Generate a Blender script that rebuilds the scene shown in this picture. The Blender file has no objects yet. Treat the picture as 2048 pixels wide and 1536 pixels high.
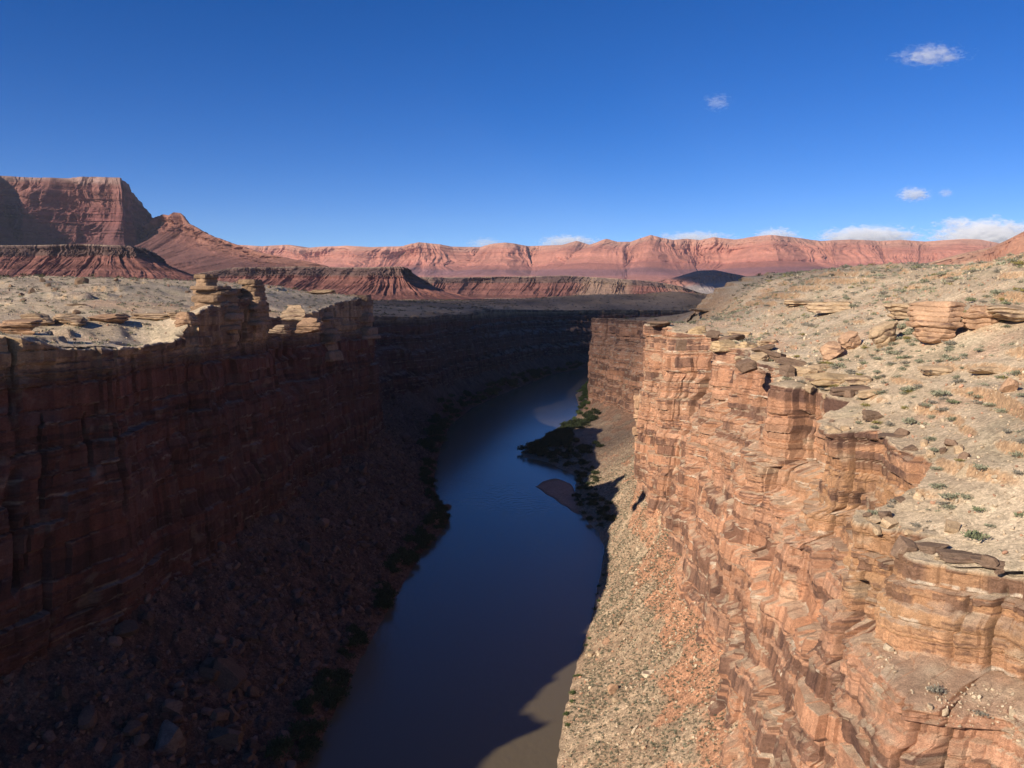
import bpy, math, random
import numpy as np
from math import radians, sin, cos, tan, atan

# ------------------------------------------------------------------ camera, sky, sun, exposure
scene = bpy.context.scene
COL = scene.collection
FPX, HORIZ, EYE = 1716.0, 585.0, 143.0          # focal length in photo pixels, horizon row, eye height above the river
PITCH = atan((768 - HORIZ) / FPX)

cam_d = bpy.data.cameras.new("camera")
cam = bpy.data.objects.new("camera", cam_d)
COL.objects.link(cam)
cam_d.sensor_width = 36.0
cam_d.lens = FPX / 2048.0 * 36.0
cam_d.clip_start = 0.5
cam_d.clip_end = 90000.0
cam.location = (0, 0, EYE)
cam.rotation_euler = (math.pi / 2 - PITCH, 0, 0)
scene.camera = cam

SUN_EL, SUN_AZ = radians(26.5), radians(48.5)        # light travels towards +x +y; azimuth measured from +y
TRAVEL = np.array([sin(SUN_AZ) * cos(SUN_EL), cos(SUN_AZ) * cos(SUN_EL), -sin(SUN_EL)])
world = bpy.data.worlds.new("World")
scene.world = world
world.use_nodes = True
wn = world.node_tree
sky = wn.nodes.new("ShaderNodeTexSky")
sky.sky_type = 'NISHITA'
sky.sun_disc = False
sky.sun_elevation = SUN_EL
sky.sun_rotation = SUN_AZ + math.pi              # the sun stands behind the camera on the left
sky.altitude = 1100
sky.air_density = 0.6
sky.dust_density = 0.0
sky.ozone_density = 3.0
hsv = wn.nodes.new("ShaderNodeHueSaturation")
hsv.inputs['Saturation'].default_value = 1.33
hsv.inputs['Hue'].default_value = 0.513
bg = wn.nodes['Background']
wn.links.new(sky.outputs[0], hsv.inputs['Color'])
wn.links.new(hsv.outputs[0], bg.inputs['Color'])
bg.inputs['Strength'].default_value = 0.093

sun_d = bpy.data.lights.new("sun", 'SUN')
sun_d.energy = 5.0
sun_d.angle = radians(0.5)
sun_d.color = (1.0, 0.905, 0.76)
sun = bpy.data.objects.new("sun", sun_d)
COL.objects.link(sun)
sun.location = (-300, -200, 900)
from mathutils import Vector
sun.rotation_euler = Vector(TRAVEL).to_track_quat('-Z', 'Y').to_euler()

scene.view_settings.view_transform = 'Standard'
scene.view_settings.look = 'None'
scene.view_settings.exposure = 0.45
scene.view_settings.gamma = 1.0
scene.view_settings.use_curve_mapping = False
scene.cycles.max_bounces = 7
scene.cycles.diffuse_bounces = 2
scene.cycles.glossy_bounces = 2
scene.cycles.transparent_max_bounces = 4
scene.cycles.volume_bounces = 5
scene.cycles.volume_step_rate = 0.5
scene.cycles.volume_max_steps = 128
scene.cycles.use_denoising = True
scene.cycles.sample_clamp_indirect = 4.0

# ------------------------------------------------------------------ numeric helpers
CP, SP = cos(PITCH), sin(PITCH)


def ray(u, v):
    a = (u - 1024) / FPX
    b = -(v - 768) / FPX
    return np.array([a, CP + b * SP, -SP + b * CP])


def at_z(u, v, z):
    d = ray(u, v)
    t = (z - EYE) / d[2]
    return np.array([d[0] * t, d[1] * t, z])


def at_y(u, v, y):
    d = ray(u, v)
    t = y / d[1]
    return np.array([d[0] * t, y, EYE + d[2] * t])


def hsh(*k):
    h = np.uint32(2166136261)
    with np.errstate(over='ignore'):
        for a in k:
            a = np.asarray(a).astype(np.int64).astype(np.uint32)
            h = (h ^ a) * np.uint32(16777619)
            h = h ^ (h >> np.uint32(15))
            h = h * np.uint32(2246822519)
            h = h ^ (h >> np.uint32(13))
        h = h * np.uint32(3266489917)
        h = h ^ (h >> np.uint32(16))
    return h.astype(np.float64) / 4294967295.0


def vn(seed, *c):
    """value noise in 1, 2 or 3 dimensions, range 0..1"""
    i, f = [], []
    for a in c:
        a = np.asarray(a, float)
        fl = np.floor(a)
        t = a - fl
        i.append(fl)
        f.append(t * t * (3 - 2 * t))
    n = len(c)
    out = 0
    for k in range(2 ** n):
        w = 1
        q = []
        for d in range(n):
            bit = (k >> d) & 1
            q.append(i[d] + bit)
            w = w * (f[d] if bit else 1 - f[d])
        out = out + w * hsh(seed, *q)
    return out


def fbm(seed, octs, *c, gain=0.5):
    out, amp, tot, m = 0, 1.0, 0, 1.0
    for o in range(octs):
        out = out + amp * (vn(seed + 31 * o, *[a * m for a in c]) * 2 - 1)
        tot += amp
        amp *= gain
        m *= 2.03
    return out / tot * 1.3


def ridge(seed, octs, *c, gain=0.5):
    out, amp, tot, m = 0, 1.0, 0, 1.0
    for o in range(octs):
        r = 1 - np.abs(vn(seed + 57 * o, *[a * m for a in c]) * 2 - 1)
        out = out + amp * r
        tot += amp
        amp *= gain
        m *= 2.1
    return out / tot


def sm(a, b, x):
    t = np.clip((x - a) / (b - a), 0, 1)
    return t * t * (3 - 2 * t)


def mix(a, b, t):
    t = np.asarray(t)[..., None]
    return np.asarray(a) * (1 - t) + np.asarray(b) * t


def build(name, V, F, mat, colr=None, smooth=False, parent=None):
    """V (n,3), F (m,3 or 4) -> one mesh object"""
    V = np.ascontiguousarray(V, np.float32).reshape(-1, 3)
    F = np.ascontiguousarray(F, np.int32)
    me = bpy.data.meshes.new(name)
    k = F.shape[1]
    me.vertices.add(len(V))
    me.vertices.foreach_set("co", V.ravel())
    me.loops.add(F.size)
    me.loops.foreach_set("vertex_index", F.ravel())
    me.polygons.add(len(F))
    me.polygons.foreach_set("loop_start", np.arange(0, F.size, k, dtype=np.int32))
    me.polygons.foreach_set("loop_total", np.full(len(F), k, np.int32))
    me.polygons.foreach_set("use_smooth", np.full(len(F), smooth, bool))
    me.update(calc_edges=True)
    if colr is not None:
        at = me.color_attributes.new("tone", 'FLOAT_COLOR', 'POINT')
        c4 = np.ones((len(V), 4), np.float32)
        c4[:, :3] = np.asarray(colr).reshape(-1, 3)
        at.data.foreach_set("color", c4.ravel())
    me.materials.append(mat)
    o = bpy.data.objects.new(name, me)
    COL.objects.link(o)
    if parent:
        o.parent = parent
    return o


def grid_faces(nr, nc, keep=None, flip=False):
    a = np.arange(nr * nc).reshape(nr, nc)
    q = np.stack([a[:-1, :-1], a[:-1, 1:], a[1:, 1:], a[1:, :-1]], -1).reshape(-1, 4)
    if flip:
        q = q[:, ::-1]
    if keep is not None:
        q = q[keep.reshape(-1)]
    return q


def tag(o, label=None, cat=None, group=None, kind=None):
    if label:
        o['label'] = label
        o['kind'] = 'thing'
    if cat:
        o['category'] = cat
    if group:
        o['group'] = group
    if kind:
        o['kind'] = kind
    return o


def grid_normals(P):
    du = np.gradient(P, axis=1)
    dv = np.gradient(P, axis=0)
    n = np.cross(du, dv)
    return n / (np.linalg.norm(n, axis=-1, keepdims=True) + 1e-9)


# ------------------------------------------------------------------ materials
def nodes_of(name):
    m = bpy.data.materials.new(name)
    m.use_nodes = True
    t = m.node_tree
    return m, t, t.nodes, t.links, t.nodes['Principled BSDF']


def stone_material(name, scales=(0.15, 1.1, 4.0), amount=(0.25, 0.3, 0.3), bump=0.6, bump_dist=0.25, stretch=(1, 1, 1), rough=0.95, speck=0.0):
    """reads the 'tone' attribute (the rock's own colour) and breaks it up with procedural noise and bump"""
    m, t, N, L, p = nodes_of(name)
    at = N.new("ShaderNodeAttribute")
    at.attribute_name = "tone"
    tc = N.new("ShaderNodeTexCoord")
    mp = N.new("ShaderNodeMapping")
    mp.inputs['Scale'].default_value = stretch
    L.new(tc.outputs['Object'], mp.inputs['Vector'])
    cur = at.outputs['Color']
    hs = []
    for s, a in zip(scales, amount):
        nz = N.new("ShaderNodeTexNoise")
        nz.inputs['Scale'].default_value = s
        nz.inputs['Detail'].default_value = 5
        nz.inputs['Roughness'].default_value = 0.62
        L.new(mp.outputs[0], nz.inputs['Vector'])
        hs.append(nz.outputs['Fac'])
        r = N.new("ShaderNodeMapRange")
        r.inputs['From Min'].default_value = 0.3
        r.inputs['From Max'].default_value = 0.7
        r.inputs['To Min'].default_value = 1 - a
        r.inputs['To Max'].default_value = 1 + a
        L.new(nz.outputs['Fac'], r.inputs['Value'])
        mx = N.new("ShaderNodeVectorMath")
        mx.operation = 'SCALE'
        L.new(cur, mx.inputs[0])
        L.new(r.outputs[0], mx.inputs['Scale'])
        cur = mx.outputs[0]
    if speck:
        vo = N.new("ShaderNodeTexVoronoi")
        vo.inputs['Scale'].default_value = 1.6
        L.new(tc.outputs['Object'], vo.inputs['Vector'])
        sx = N.new("ShaderNodeSeparateColor")
        L.new(vo.outputs['Color'], sx.inputs[0])
        r = N.new("ShaderNodeMapRange")
        r.inputs['To Min'].default_value = 1 - speck
        r.inputs['To Max'].default_value = 1 + speck
        L.new(sx.outputs[0], r.inputs['Value'])
        mx = N.new("ShaderNodeVectorMath")
        mx.operation = 'SCALE'
        L.new(cur, mx.inputs[0])
        L.new(r.outputs[0], mx.inputs['Scale'])
        cur = mx.outputs[0]
    L.new(cur, p.inputs['Base Color'])
    p.inputs['Roughness'].default_value = rough
    p.inputs['Specular IOR Level'].default_value = 0.15
    ad = N.new("ShaderNodeMath")
    ad.operation = 'ADD'
    L.new(hs[-1], ad.inputs[0])
    L.new(hs[-2], ad.inputs[1])
    b = N.new("ShaderNodeBump")
    b.inputs['Strength'].default_value = bump
    b.inputs['Distance'].default_value = bump_dist
    L.new(ad.outputs[0], b.inputs['Height'])
    L.new(b.outputs[0], p.inputs['Normal'])
    return m


M_WALL = stone_material("layered_sandstone", (0.12, 0.9, 4.5), (0.16, 0.22, 0.32), 0.9, 0.35, (1, 1, 1.8))
M_GROUND = stone_material("stony_desert_ground", (0.05, 0.7, 3.0), (0.12, 0.22, 0.28), 0.9, 0.3, speck=0.22)
M_TALUS = stone_material("talus_rubble", (0.08, 0.6, 2.2), (0.12, 0.25, 0.32), 1.0, 0.5, speck=0.28)
M_FAR = stone_material("distant_red_rock", (0.004, 0.02, 0.06), (0.10, 0.13, 0.14), 0.7, 8.0)
M_ROCK = stone_material("boulder_rock", (0.3, 1.5, 5.0), (0.15, 0.2, 0.25), 0.7, 0.15, (1, 1, 1.6))
M_LEAF, _t, _N, _L, _p = nodes_of("scrub_leaves")
_a = _N.new("ShaderNodeAttribute")
_a.attribute_name = "tone"
_L.new(_a.outputs['Color'], _p.inputs['Base Color'])
_p.inputs['Roughness'].default_value = 0.9
_p.inputs['Specular IOR Level'].default_value = 0.1

# colours (base colours; the last one is darkened for shade)
TAN = np.array([0.49, 0.37, 0.245])
PALE = np.array([0.58, 0.46, 0.32])
PINK = np.array([0.46, 0.255, 0.162])
SALMON = np.array([0.46, 0.225, 0.128])
YELLOW = np.array([0.46, 0.275, 0.135])
ORANGE = np.array([0.43, 0.225, 0.11])
VARN = np.array([0.115, 0.064, 0.05])
DARKRED = np.array([0.13, 0.05, 0.032])  # varnished red, lowered to carry part of the left wall's shade

# ------------------------------------------------------------------ plan of the canyon: rim / wall foot / shore
# (rim x y z, foot x y z)
RIGHT = [
    ((88, -30, 101), (54, -30, 28)), ((82, 30, 101), (52, 30, 28)), ((79, 80, 100), (50, 80, 28), (72, 80, 84)), ((77, 100, 100), (50, 98, 28), (70.5, 100, 84)),
    ((74.5, 118, 100), (49.5, 108, 28), (68.5, 112, 84)), ((73.5, 123, 100), (47, 112, 28), (63, 114, 84)), ((68, 127, 100), (46, 117, 28), (57, 116.5, 84)), ((62, 131.5, 100.5), (46.5, 126, 28), (57, 126, 84)),
    ((61.5, 135.5, 101), (47, 134, 28), (57.5, 134, 84)), ((69, 141, 102), (48, 141, 28), (59, 140, 84)),
    ((60, 151, 101), (47.5, 150, 29), (57, 149, 84)), ((62, 156, 102), (49, 158, 29), (58, 156, 85)), ((74, 159, 106), (50, 164, 29)), ((81, 167, 109), (50, 174, 29)),
    ((84, 187, 110), (50.5, 190, 30)), ((87, 198, 111), (52, 200, 30)), ((78, 204, 109), (52.5, 208, 30)), ((80, 218, 110), (54, 222, 30)),
    ((90, 226, 114), (56.5, 232, 31)), ((88, 242, 114), (57.5, 246, 31)), ((77, 251, 116), (57, 256, 32)), ((79, 262, 116), (58.5, 266, 32)),
    ((87, 268, 117), (60, 274, 32)), ((84, 284, 119), (60, 290, 33)), ((79, 300, 120), (59, 304, 33)), ((85, 306, 120), (60, 312, 33)),
    ((89, 328, 121), (62, 332, 34)), ((81, 340, 121.5), (61, 344, 34)), ((86, 360, 122), (64, 364, 35)), ((97, 376, 122.5), (70, 382, 36)),
    ((89, 393, 123), (70, 396, 37)), ((74, 406, 124), (66.5, 408, 37)), ((75, 420, 124.5), (67, 420, 37)), ((81, 425, 125), (69, 428, 38)),
    ((69, 448, 126), (66, 446, 38)), ((72, 460, 126), (68, 458, 38)), ((96, 482, 125), (84, 482, 38)), ((120, 540, 122), (98, 540, 38)),
    ((138, 600, 119), (110, 600, 38)), ((140, 690, 117), (114, 690, 36)), ((138, 760, 116), (116, 760, 33)), ((122, 798, 116), (104, 800, 31)), ((127, 850, 115), (106, 850, 29)), ((107, 878, 115), (95, 880, 26)), ((113, 918, 115), (94, 915, 25)),
    ((90, 962, 114), (85, 955, 20)), ((93, 990, 113), (88, 985, 20)), ((128, 1040, 108), (112, 1040, 20)), ((140, 1150, 106), (118, 1150, 20)),
    ((170, 1300, 104), (142, 1300, 20)), ((200, 1400, 102), (166, 1420, 20)), ((270, 1500, 100), (232, 1540, 20)), ((450, 1600, 100), (420, 1640, 20)),
    ((900, 1750, 100), (880, 1790, 20))]
LEFT = [
    ((-228, -90, 131), (-206, -80, 35)), ((-212, 40, 131), (-192, 40, 38)), ((-202, 84, 130), (-184, 88, 38)), ((-184, 98, 131), (-166, 100, 38)), ((-188, 110, 127), (-169, 114, 38)),
    ((-184, 126, 130), (-166, 128, 40)), ((-172, 147, 131), (-160, 148, 40)), ((-165, 158, 131), (-155, 160, 40)), ((-160, 180, 128), (-152, 180, 40)), ((-152, 208, 129), (-144, 203, 40)),
    ((-142, 238, 131), (-136, 222, 40)), ((-133, 255, 126), (-130, 246, 40)), ((-127, 272, 124.5), (-121, 272, 40)), ((-129, 300, 124), (-121, 296, 40)),
    ((-126, 326, 125), (-116, 322, 40)), ((-128, 333, 128), (-115.5, 332, 40)), ((-122, 338, 135), (-114, 340, 40)), ((-125, 356, 137), (-113.5, 356, 40)), ((-127, 370, 137), (-112, 370, 40)), ((-121, 382, 140), (-109, 384, 40)),
    ((-120, 404, 140), (-107.5, 404, 40)), ((-117, 420, 138), (-107, 420, 40)), ((-131, 436, 129), (-110, 440, 40)), ((-130, 470, 129), (-107, 470, 40)),
    ((-114, 500, 131), (-104, 500, 40)), ((-116, 540, 134), (-102, 540, 40)), ((-107, 580, 138), (-98, 575, 40)), ((-99, 616, 139), (-93, 612, 40)),
    ((-108, 640, 136), (-96, 636, 38)), ((-140, 690, 131), (-116, 690, 38)), ((-158, 790, 124), (-132, 790, 36)), ((-152, 890, 119), (-122, 890, 34)),
    ((-118, 955, 116), (-90, 945, 32)), ((-96, 1000, 114), (-80, 1000, 30)), ((-92, 1090, 114), (-74, 1090, 28)), ((-66, 1200, 112), (-52, 1190, 26)),
    ((-40, 1345, 116), (-14, 1310, 25)), ((2, 1530, 113), (34, 1490, 24)), ((56, 1665, 109), (90, 1615, 22)), ((112, 1750, 107), (142, 1695, 20)),
    ((176, 1825, 106), (200, 1760, 20)), ((330, 1915, 104), (340, 1860, 20)), ((640, 2040, 95), (650, 2010, 20)), ((1300, 2150, 95), (1310, 2120, 20))]
SHORE_R = [(8, -30), (8, 60), (9, 150), (13.5, 246), (17, 275), (24, 313), (35, 365), (45, 424), (52, 470), (52, 500), (44, 545), (42, 575), (46, 610),
           (50, 660), (30, 715), (9, 740), (8, 762), (22, 800), (40, 850), (58, 921), (74, 980), (84, 1060), (89, 1195), (108, 1300), (128, 1403), (180, 1500), (330, 1660), (860, 1850)]
SHORE_L = [(-75, -80), (-72, 60), (-67, 170), (-62.5, 246), (-60, 300), (-58.5, 342), (-53, 420), (-50, 458), (-42, 505), (-40, 542), (-50, 570), (-60, 640),
           (-61, 665), (-66, 780), (-67, 921), (-50, 1060), (-17, 1195), (66, 1489), (110, 1580), (150, 1639), (320, 1800), (640, 1960), (1300, 2070)]


def resample(P, step_fn):
    P = np.asarray(P, float)
    seg = np.linalg.norm(np.diff(P[:, :2], axis=0), axis=1)
    cum = np.concatenate([[0], np.cumsum(seg)])
    s, out = 0.0, []
    while s < cum[-1]:
        out.append(s)
        q = [np.interp(s, cum, P[:, k]) for k in range(2)]
        s += step_fn(q)
    s = np.array(out)
    return s, np.stack([np.interp(s, cum, P[:, k]) for k in range(P.shape[1])], 1)


def blur(A, sig):
    """gaussian blur along axis 0 with per-call constant width in samples"""
    r = int(3 * sig) + 1
    k = np.exp(-0.5 * (np.arange(-r, r + 1) / sig) ** 2)
    k /= k.sum()
    Q = np.pad(A, ((r, r), (0, 0)), mode='edge')
    return np.stack([np.convolve(Q[:, j], k, mode='valid') for j in range(A.shape[1])], 1)


# ------------------------------------------------------------------ plateau height (thin plate through surveyed points)
CTRL = []
for q in RIGHT + LEFT:
    CTRL.append(q[0])
CTRL += [(199, 333, 156.6), (300, 420, 158), (185, 470, 151.7), (160, 577, 144.7), (150, 685, 136), (300, 470, 153), (300, 600, 143), (280, 800, 131),
         (400, 500, 152), (500, 700, 135), (350, 1000, 122), (200, 220, 154), (150, 150, 139), (110, 150, 124.5), (110, 250, 124.5), (112, 60, 120), (110, 350, 126),
         (130, 420, 132), (140, 300, 135), (150, 0, 133), (300, 100, 160), (300, 250, 162), (600, 300, 160), (160, 760, 127), (700, 1200, 116), (115, 470, 129),
         (-146, 385, 133), (-142, 405, 134), (-150, 430, 134), (-158, 330, 131.5), (-190, 300, 133), (-285, 560, 152.8), (-334, 560, 154.4), (-236, 560, 150.5), (-192, 520, 146.5), (-219, 430, 139), (-256, 430, 139.5), (-160, 420, 136),
         (-148, 600, 142.5), (-140, 500, 136), (-150, 680, 139), (-230, 760, 131), (-300, 700, 146), (-400, 800, 143), (-500, 600, 156), (-250, 1000, 122), (-400, 1300, 122),
         (0, 1950, 122), (200, 2080, 139), (420, 2050, 137), (620, 2150, 132), (300, 2600, 122), (-300, 2000, 122), (300, 2300, 121), (800, 2500, 121), (-1000, 1500, 126), (-1000, 600, 150), (600, 1400, 114), (1200, 1900, 116),
         (-1000, 3000, 120), (1000, 3500, 120), (0, 3000, 121), (-250, 150, 135), (-300, 250, 140), (-400, 100, 142), (-300, 0, 136), (-60, 1600, 120), (-200, 1250, 121), (120, 1900, 112)]
CTRL = np.array(CTRL, float)


def tps_fit(C, lam=0.02):
    X = C[:, :2] / 500.0
    n = len(X)
    d = np.linalg.norm(X[:, None] - X[None], axis=-1)
    K = d * d * np.log(d + 1e-9) + lam * np.eye(n) * 0.01
    A = np.zeros((n + 3, n + 3))
    A[:n, :n] = K
    A[:n, n] = 1
    A[:n, n + 1:] = X
    A[n, :n] = 1
    A[n + 1:, :n] = X.T
    return X, np.linalg.solve(A, np.concatenate([C[:, 2], [0, 0, 0]]))


TX, TW = tps_fit(CTRL)


def base_h(x, y):
    x = np.asarray(x, float)
    y = np.asarray(y, float)
    sh = x.shape
    x = x.ravel()
    y = y.ravel()
    out = np.empty(len(x))
    for a in range(0, len(x), 60000):
        b = slice(a, a + 60000)
        d2 = ((x[b, None] / 500 - TX[:, 0]) ** 2 + (y[b, None] / 500 - TX[:, 1]) ** 2)
        out[b] = (0.5 * d2 * np.log(d2 + 1e-18)) @ TW[:-3] + TW[-3] + TW[-2] * x[b] / 500 + TW[-1] * y[b] / 500
    r = np.hypot(x, y)
    far = sm(1800, 3800, r)
    out = np.clip(out, 88, 175) * (1 - far) + (119 + 3 * fbm(5, 3, x / 900, y / 900)) * far
    return out.reshape(sh)


def plateau_h(x, y):
    h = base_h(x, y)
    r = np.hypot(x, y)
    big = 1 - sm(1500, 4000, r)
    h = h + big * sm(700, 1500, r) * (7 * fbm(16, 4, x / 260, y / 260) + 5 * (ridge(17, 3, x / 130, y / 150) - 0.6))
    h = h + big * (1.6 * fbm(11, 4, x / 45, y / 45) + 0.35 * fbm(12, 3, x / 6, y / 6))
    # gullies running down the slopes
    h = h - big * 1.8 * np.clip(ridge(13, 2, x / 70 + 0.3 * y / 70, y / 55) - 0.72, 0, 1) * 4
    # rock benches: contour-following steps that come and go
    per = 4.2
    q = (h + 1.3 * fbm(14, 3, x / 30, y / 30)) / per
    fr = q - np.floor(q)
    stair = sm(0.40, 0.52, fr) - fr
    msk = sm(0.10, 0.5, fbm(15, 3, x / 38, y / 38) + 0.0)
    h = h + big * stair * per * 0.75 * msk
    return h


def steep_of(x, y):
    e = 0.8
    gx = (plateau_h(x + e, y) - plateau_h(x - e, y)) / (2 * e)
    gy = (plateau_h(x, y + e) - plateau_h(x, y - e)) / (2 * e)
    return np.hypot(gx, gy)


def inside_canyon(x, y):
    """signed distance to the rim outline: positive inside the canyon"""
    poly = np.array([q[0][:2] for q in LEFT] + [q[0][:2] for q in RIGHT][::-1], float)
    sh = x.shape
    x = x.ravel()
    y = y.ravel()
    ins = np.zeros(len(x), bool)
    dmin = np.full(len(x), 1e9)
    for a, b in zip(poly, np.roll(poly, -1, 0)):
        c = (a[1] > y) != (b[1] > y)
        with np.errstate(divide='ignore', invalid='ignore'):
            xi = (b[0] - a[0]) * (y - a[1]) / (b[1] - a[1] + 1e-12) + a[0]
        ins ^= c & (x < xi)
        ab = b - a
        t = np.clip(((x - a[0]) * ab[0] + (y - a[1]) * ab[1]) / (ab @ ab + 1e-9), 0, 1)
        dmin = np.minimum(dmin, np.hypot(x - a[0] - t * ab[0], y - a[1] - t * ab[1]))
    return np.where(ins, dmin, -dmin).reshape(sh)


def ground_colour(x, y, z, steep):
    n1 = fbm(21, 4, x / 60, y / 60)
    n2 = fbm(22, 4, x / 14, y / 14)
    n3 = fbm(23, 3, x / 3.2, y / 3.2)
    c = mix(TAN, PALE, 0.8 * sm(-0.2, 0.8, n1 * 0.5 + n2 * 0.5))
    c = mix(c, PINK, 0.4 * sm(0.15, 0.7, fbm(24, 4, x / 25, y / 25)))
    c = mix(c, np.array([0.31, 0.27, 0.175]), 0.35 * sm(0.1, 0.6, fbm(25, 4, x / 9, y / 9)))
    c = c * (1 + 0.14 * n3)[..., None]
    c = mix(c, np.array([0.40, 0.235, 0.125]), 0.8 * sm(0.5, 1.0, steep))
    r = np.hypot(x, y)
    far = mix(np.array([0.15, 0.085, 0.045]), np.array([0.31, 0.20, 0.115]), sm(-0.4, 0.6, fbm(26, 4, x / 160, y / 220)))
    far = far * (1 + 0.5 * fbm(27, 3, x / 40, y / 60))[..., None]
    c = mix(c, far, sm(620, 950, r) * 0.85)
    c = mix(c, np.array([0.26, 0.14, 0.10]), sm(2200, 3500, r))
    return c


def make_plateau():
    nc, nr = 1300, 900
    ang = np.linspace(radians(-66), radians(62), nc)
    rr = np.exp(np.linspace(math.log(45), math.log(12300), nr))
    X = rr[:, None] * np.sin(ang)[None]
    Y = rr[:, None] * np.cos(ang)[None]
    Z = plateau_h(X, Y)
    sd = inside_canyon(X, Y)
    gn = np.abs(grid_normals(np.stack([X, Y, Z], -1))[..., 2])
    st = np.sqrt(np.clip(1 - gn ** 2, 0, 1)) / (gn + 1e-3)
    colr = ground_colour(X, Y, Z, st)
    keepv = sd < -2.0
    k = keepv[:-1, :-1] & keepv[1:, :-1] & keepv[:-1, 1:] & keepv[1:, 1:]
    F = grid_faces(nr, nc, k, flip=True)
    # one land mass, one sheet
    o = build("plateau", np.stack([X, Y, Z], -1), F, M_GROUND, colr, True)
    tag(o, kind="structure")
    return o, F, np.stack([X, Y, Z], -1).reshape(-1, 3)


PLATEAU, PL_F, PL_V = make_plateau()


# ------------------------------------------------------------------ canyon walls
def make_wall(name, pairs, side, seed, step_fn, nz, benches, palette, varn_amt, blocky=1.0, lip=True, dust=0.8, cracks=(), streaks=0.16):
    A = []
    for q in pairs:
        r, f = np.array(q[0], float), np.array(q[1], float)
        m = np.array(q[2], float) if len(q) > 2 else f + (r - f) * np.array([0.78, 0.78, 0.74])
        A.append(list(r) + list(f) + list(m))
    A = np.array(A)
    s, Q = resample(A, step_fn)
    Q = blur(Q, 2.0)
    mid = 0.5 * (Q[:, :2] + Q[:, 3:5])
    n = len(s)
    med = max(3.0, 5.0 / np.median(np.diff(s)))
    ms = blur(mid, med)
    tg = np.gradient(ms, axis=0)
    tg /= np.linalg.norm(tg, axis=1, keepdims=True)
    nrm = np.stack([-tg[:, 1], tg[:, 0]], 1) * side                     # towards the river
    zr = Q[:, 2]
    zf = Q[:, 5] - 7
    t = np.linspace(1, 0, nz)
    S = np.repeat(s[None], nz, 0)
    T = np.repeat(t[:, None], n, 1)
    T0 = T + 0.022 * fbm(seed + 1, 3, S / 30) + 0.012 * fbm(seed + 2, 2, S / 4)
    batter = np.clip(np.hypot(Q[:, 0] - Q[:, 3], Q[:, 1] - Q[:, 4]) / 25.0, 0, 1)
    rib = np.floor(S / 8.5 + 1.2 * fbm(seed + 51, 2, S / 16) + 0.35 * fbm(seed + 52, 2, T * 5, S / 9))
    T0 = T0 + (hsh(seed + 53, rib) - 0.5) * 0.08 * batter * (1 - sm(0.72, 0.86, T)) * sm(0.02, 0.15, T)
    Z = zf + (zr - zf) * T
    Fr = np.zeros_like(T)
    tot = 0
    for (tb, w, amt) in benches:
        Fr += amt * sm(tb - w, tb + w, T0)
        tot += amt
    Fr = np.clip(0.45 * T + 0.55 * Fr / tot, 0, 1)
    Fr[0] = 1
    tm = (Q[:, 8] - zf) / (zr - zf)                             # level of the main bench
    lo = np.clip(Fr / np.maximum(np.interp(tm, t[::-1], Fr.mean(1)[::-1]), 0.2), 0, 1)
    hi = 0.72 * sm(tm - 0.012, tm + 0.03, T0) + 0.18 * sm(tm + 0.10, tm + 0.13, T0) + 0.10 * T
    hi[0] = 1
    hi = np.where(T > tm - 0.012, np.clip(hi, 0, 1), 0) * sm(tm - 0.02, tm + 0.02, T0)
    X = (Q[:, 3] * (1 - lo) + Q[:, 6] * lo) * (1 - hi) + Q[:, 0] * hi
    Y = (Q[:, 4] * (1 - lo) + Q[:, 7] * lo) * (1 - hi) + Q[:, 1] * hi
    # strata
    rng = np.random.default_rng(seed)
    zb = [-30.0]
    while zb[-1] < 190:
        k = rng.random()
        zb.append(zb[-1] + (rng.uniform(0.4, 1.0) if k < 0.62 else rng.uniform(1.2, 2.4) if k < 0.86 else rng.uniform(3.0, 6)))
    zb = np.array(zb)
    ZZ = Z + 0.012 * S + 1.0 * fbm(seed + 3, 3, S / 60) + 0.25 * fbm(seed + 4, 2, S / 7, Z / 9)
    li = np.searchsorted(zb, ZZ) - 1
    th = zb[li + 1] - zb[li]
    fz = (ZZ - zb[li]) / th
    mb = [-30.0]
    while mb[-1] < 190:
        mb.append(mb[-1] + rng.uniform(3.5, 9.5))
    mb = np.array(mb)
    mi = np.searchsorted(mb, ZZ) - 1
    mz = ZZ - mb[mi]
    d = (hsh(seed + 60, mi) - 0.5) * 1.5 * blocky
    d += (np.floor(vn(seed + 7, S / 16, mi * 7.3) * 4) / 4 - 0.4) * 1.3 * blocky
    d += (hsh(seed, li) - 0.5) * 0.55 * blocky
    # joints that split a bed into square blocks
    wdt = 1.6 + th * 1.5
    wp = S / wdt + 0.5 * fbm(seed + 8, 2, S / (3.0 * wdt), li * 3.1) + hsh(seed + 9, li) * 10
    bi = np.floor(wp)
    fb = wp - bi
    rb = hsh(seed + 10, li, bi)
    d += (rb - 0.5) * 0.35 * blocky
    d -= np.where(hsh(seed + 11, li, bi) > 0.92, 0.8, 0) * blocky * np.minimum(th / 2, 1)
    edge = np.minimum(fb, 1 - fb) * wdt
    d -= 0.35 * np.exp(-(edge / 0.16) ** 2) * np.minimum(th / 2.5, 1) * blocky
    d -= 0.38 * np.exp(-(fz * th / 0.16) ** 2) * blocky * (hsh(seed + 12, li) > 0.3)
    d -= 1.0 * np.exp(-(mz / 0.30) ** 2) * blocky * sm(0.25, 0.6, vn(seed + 61, S / 12, mi * 3.3))
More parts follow.
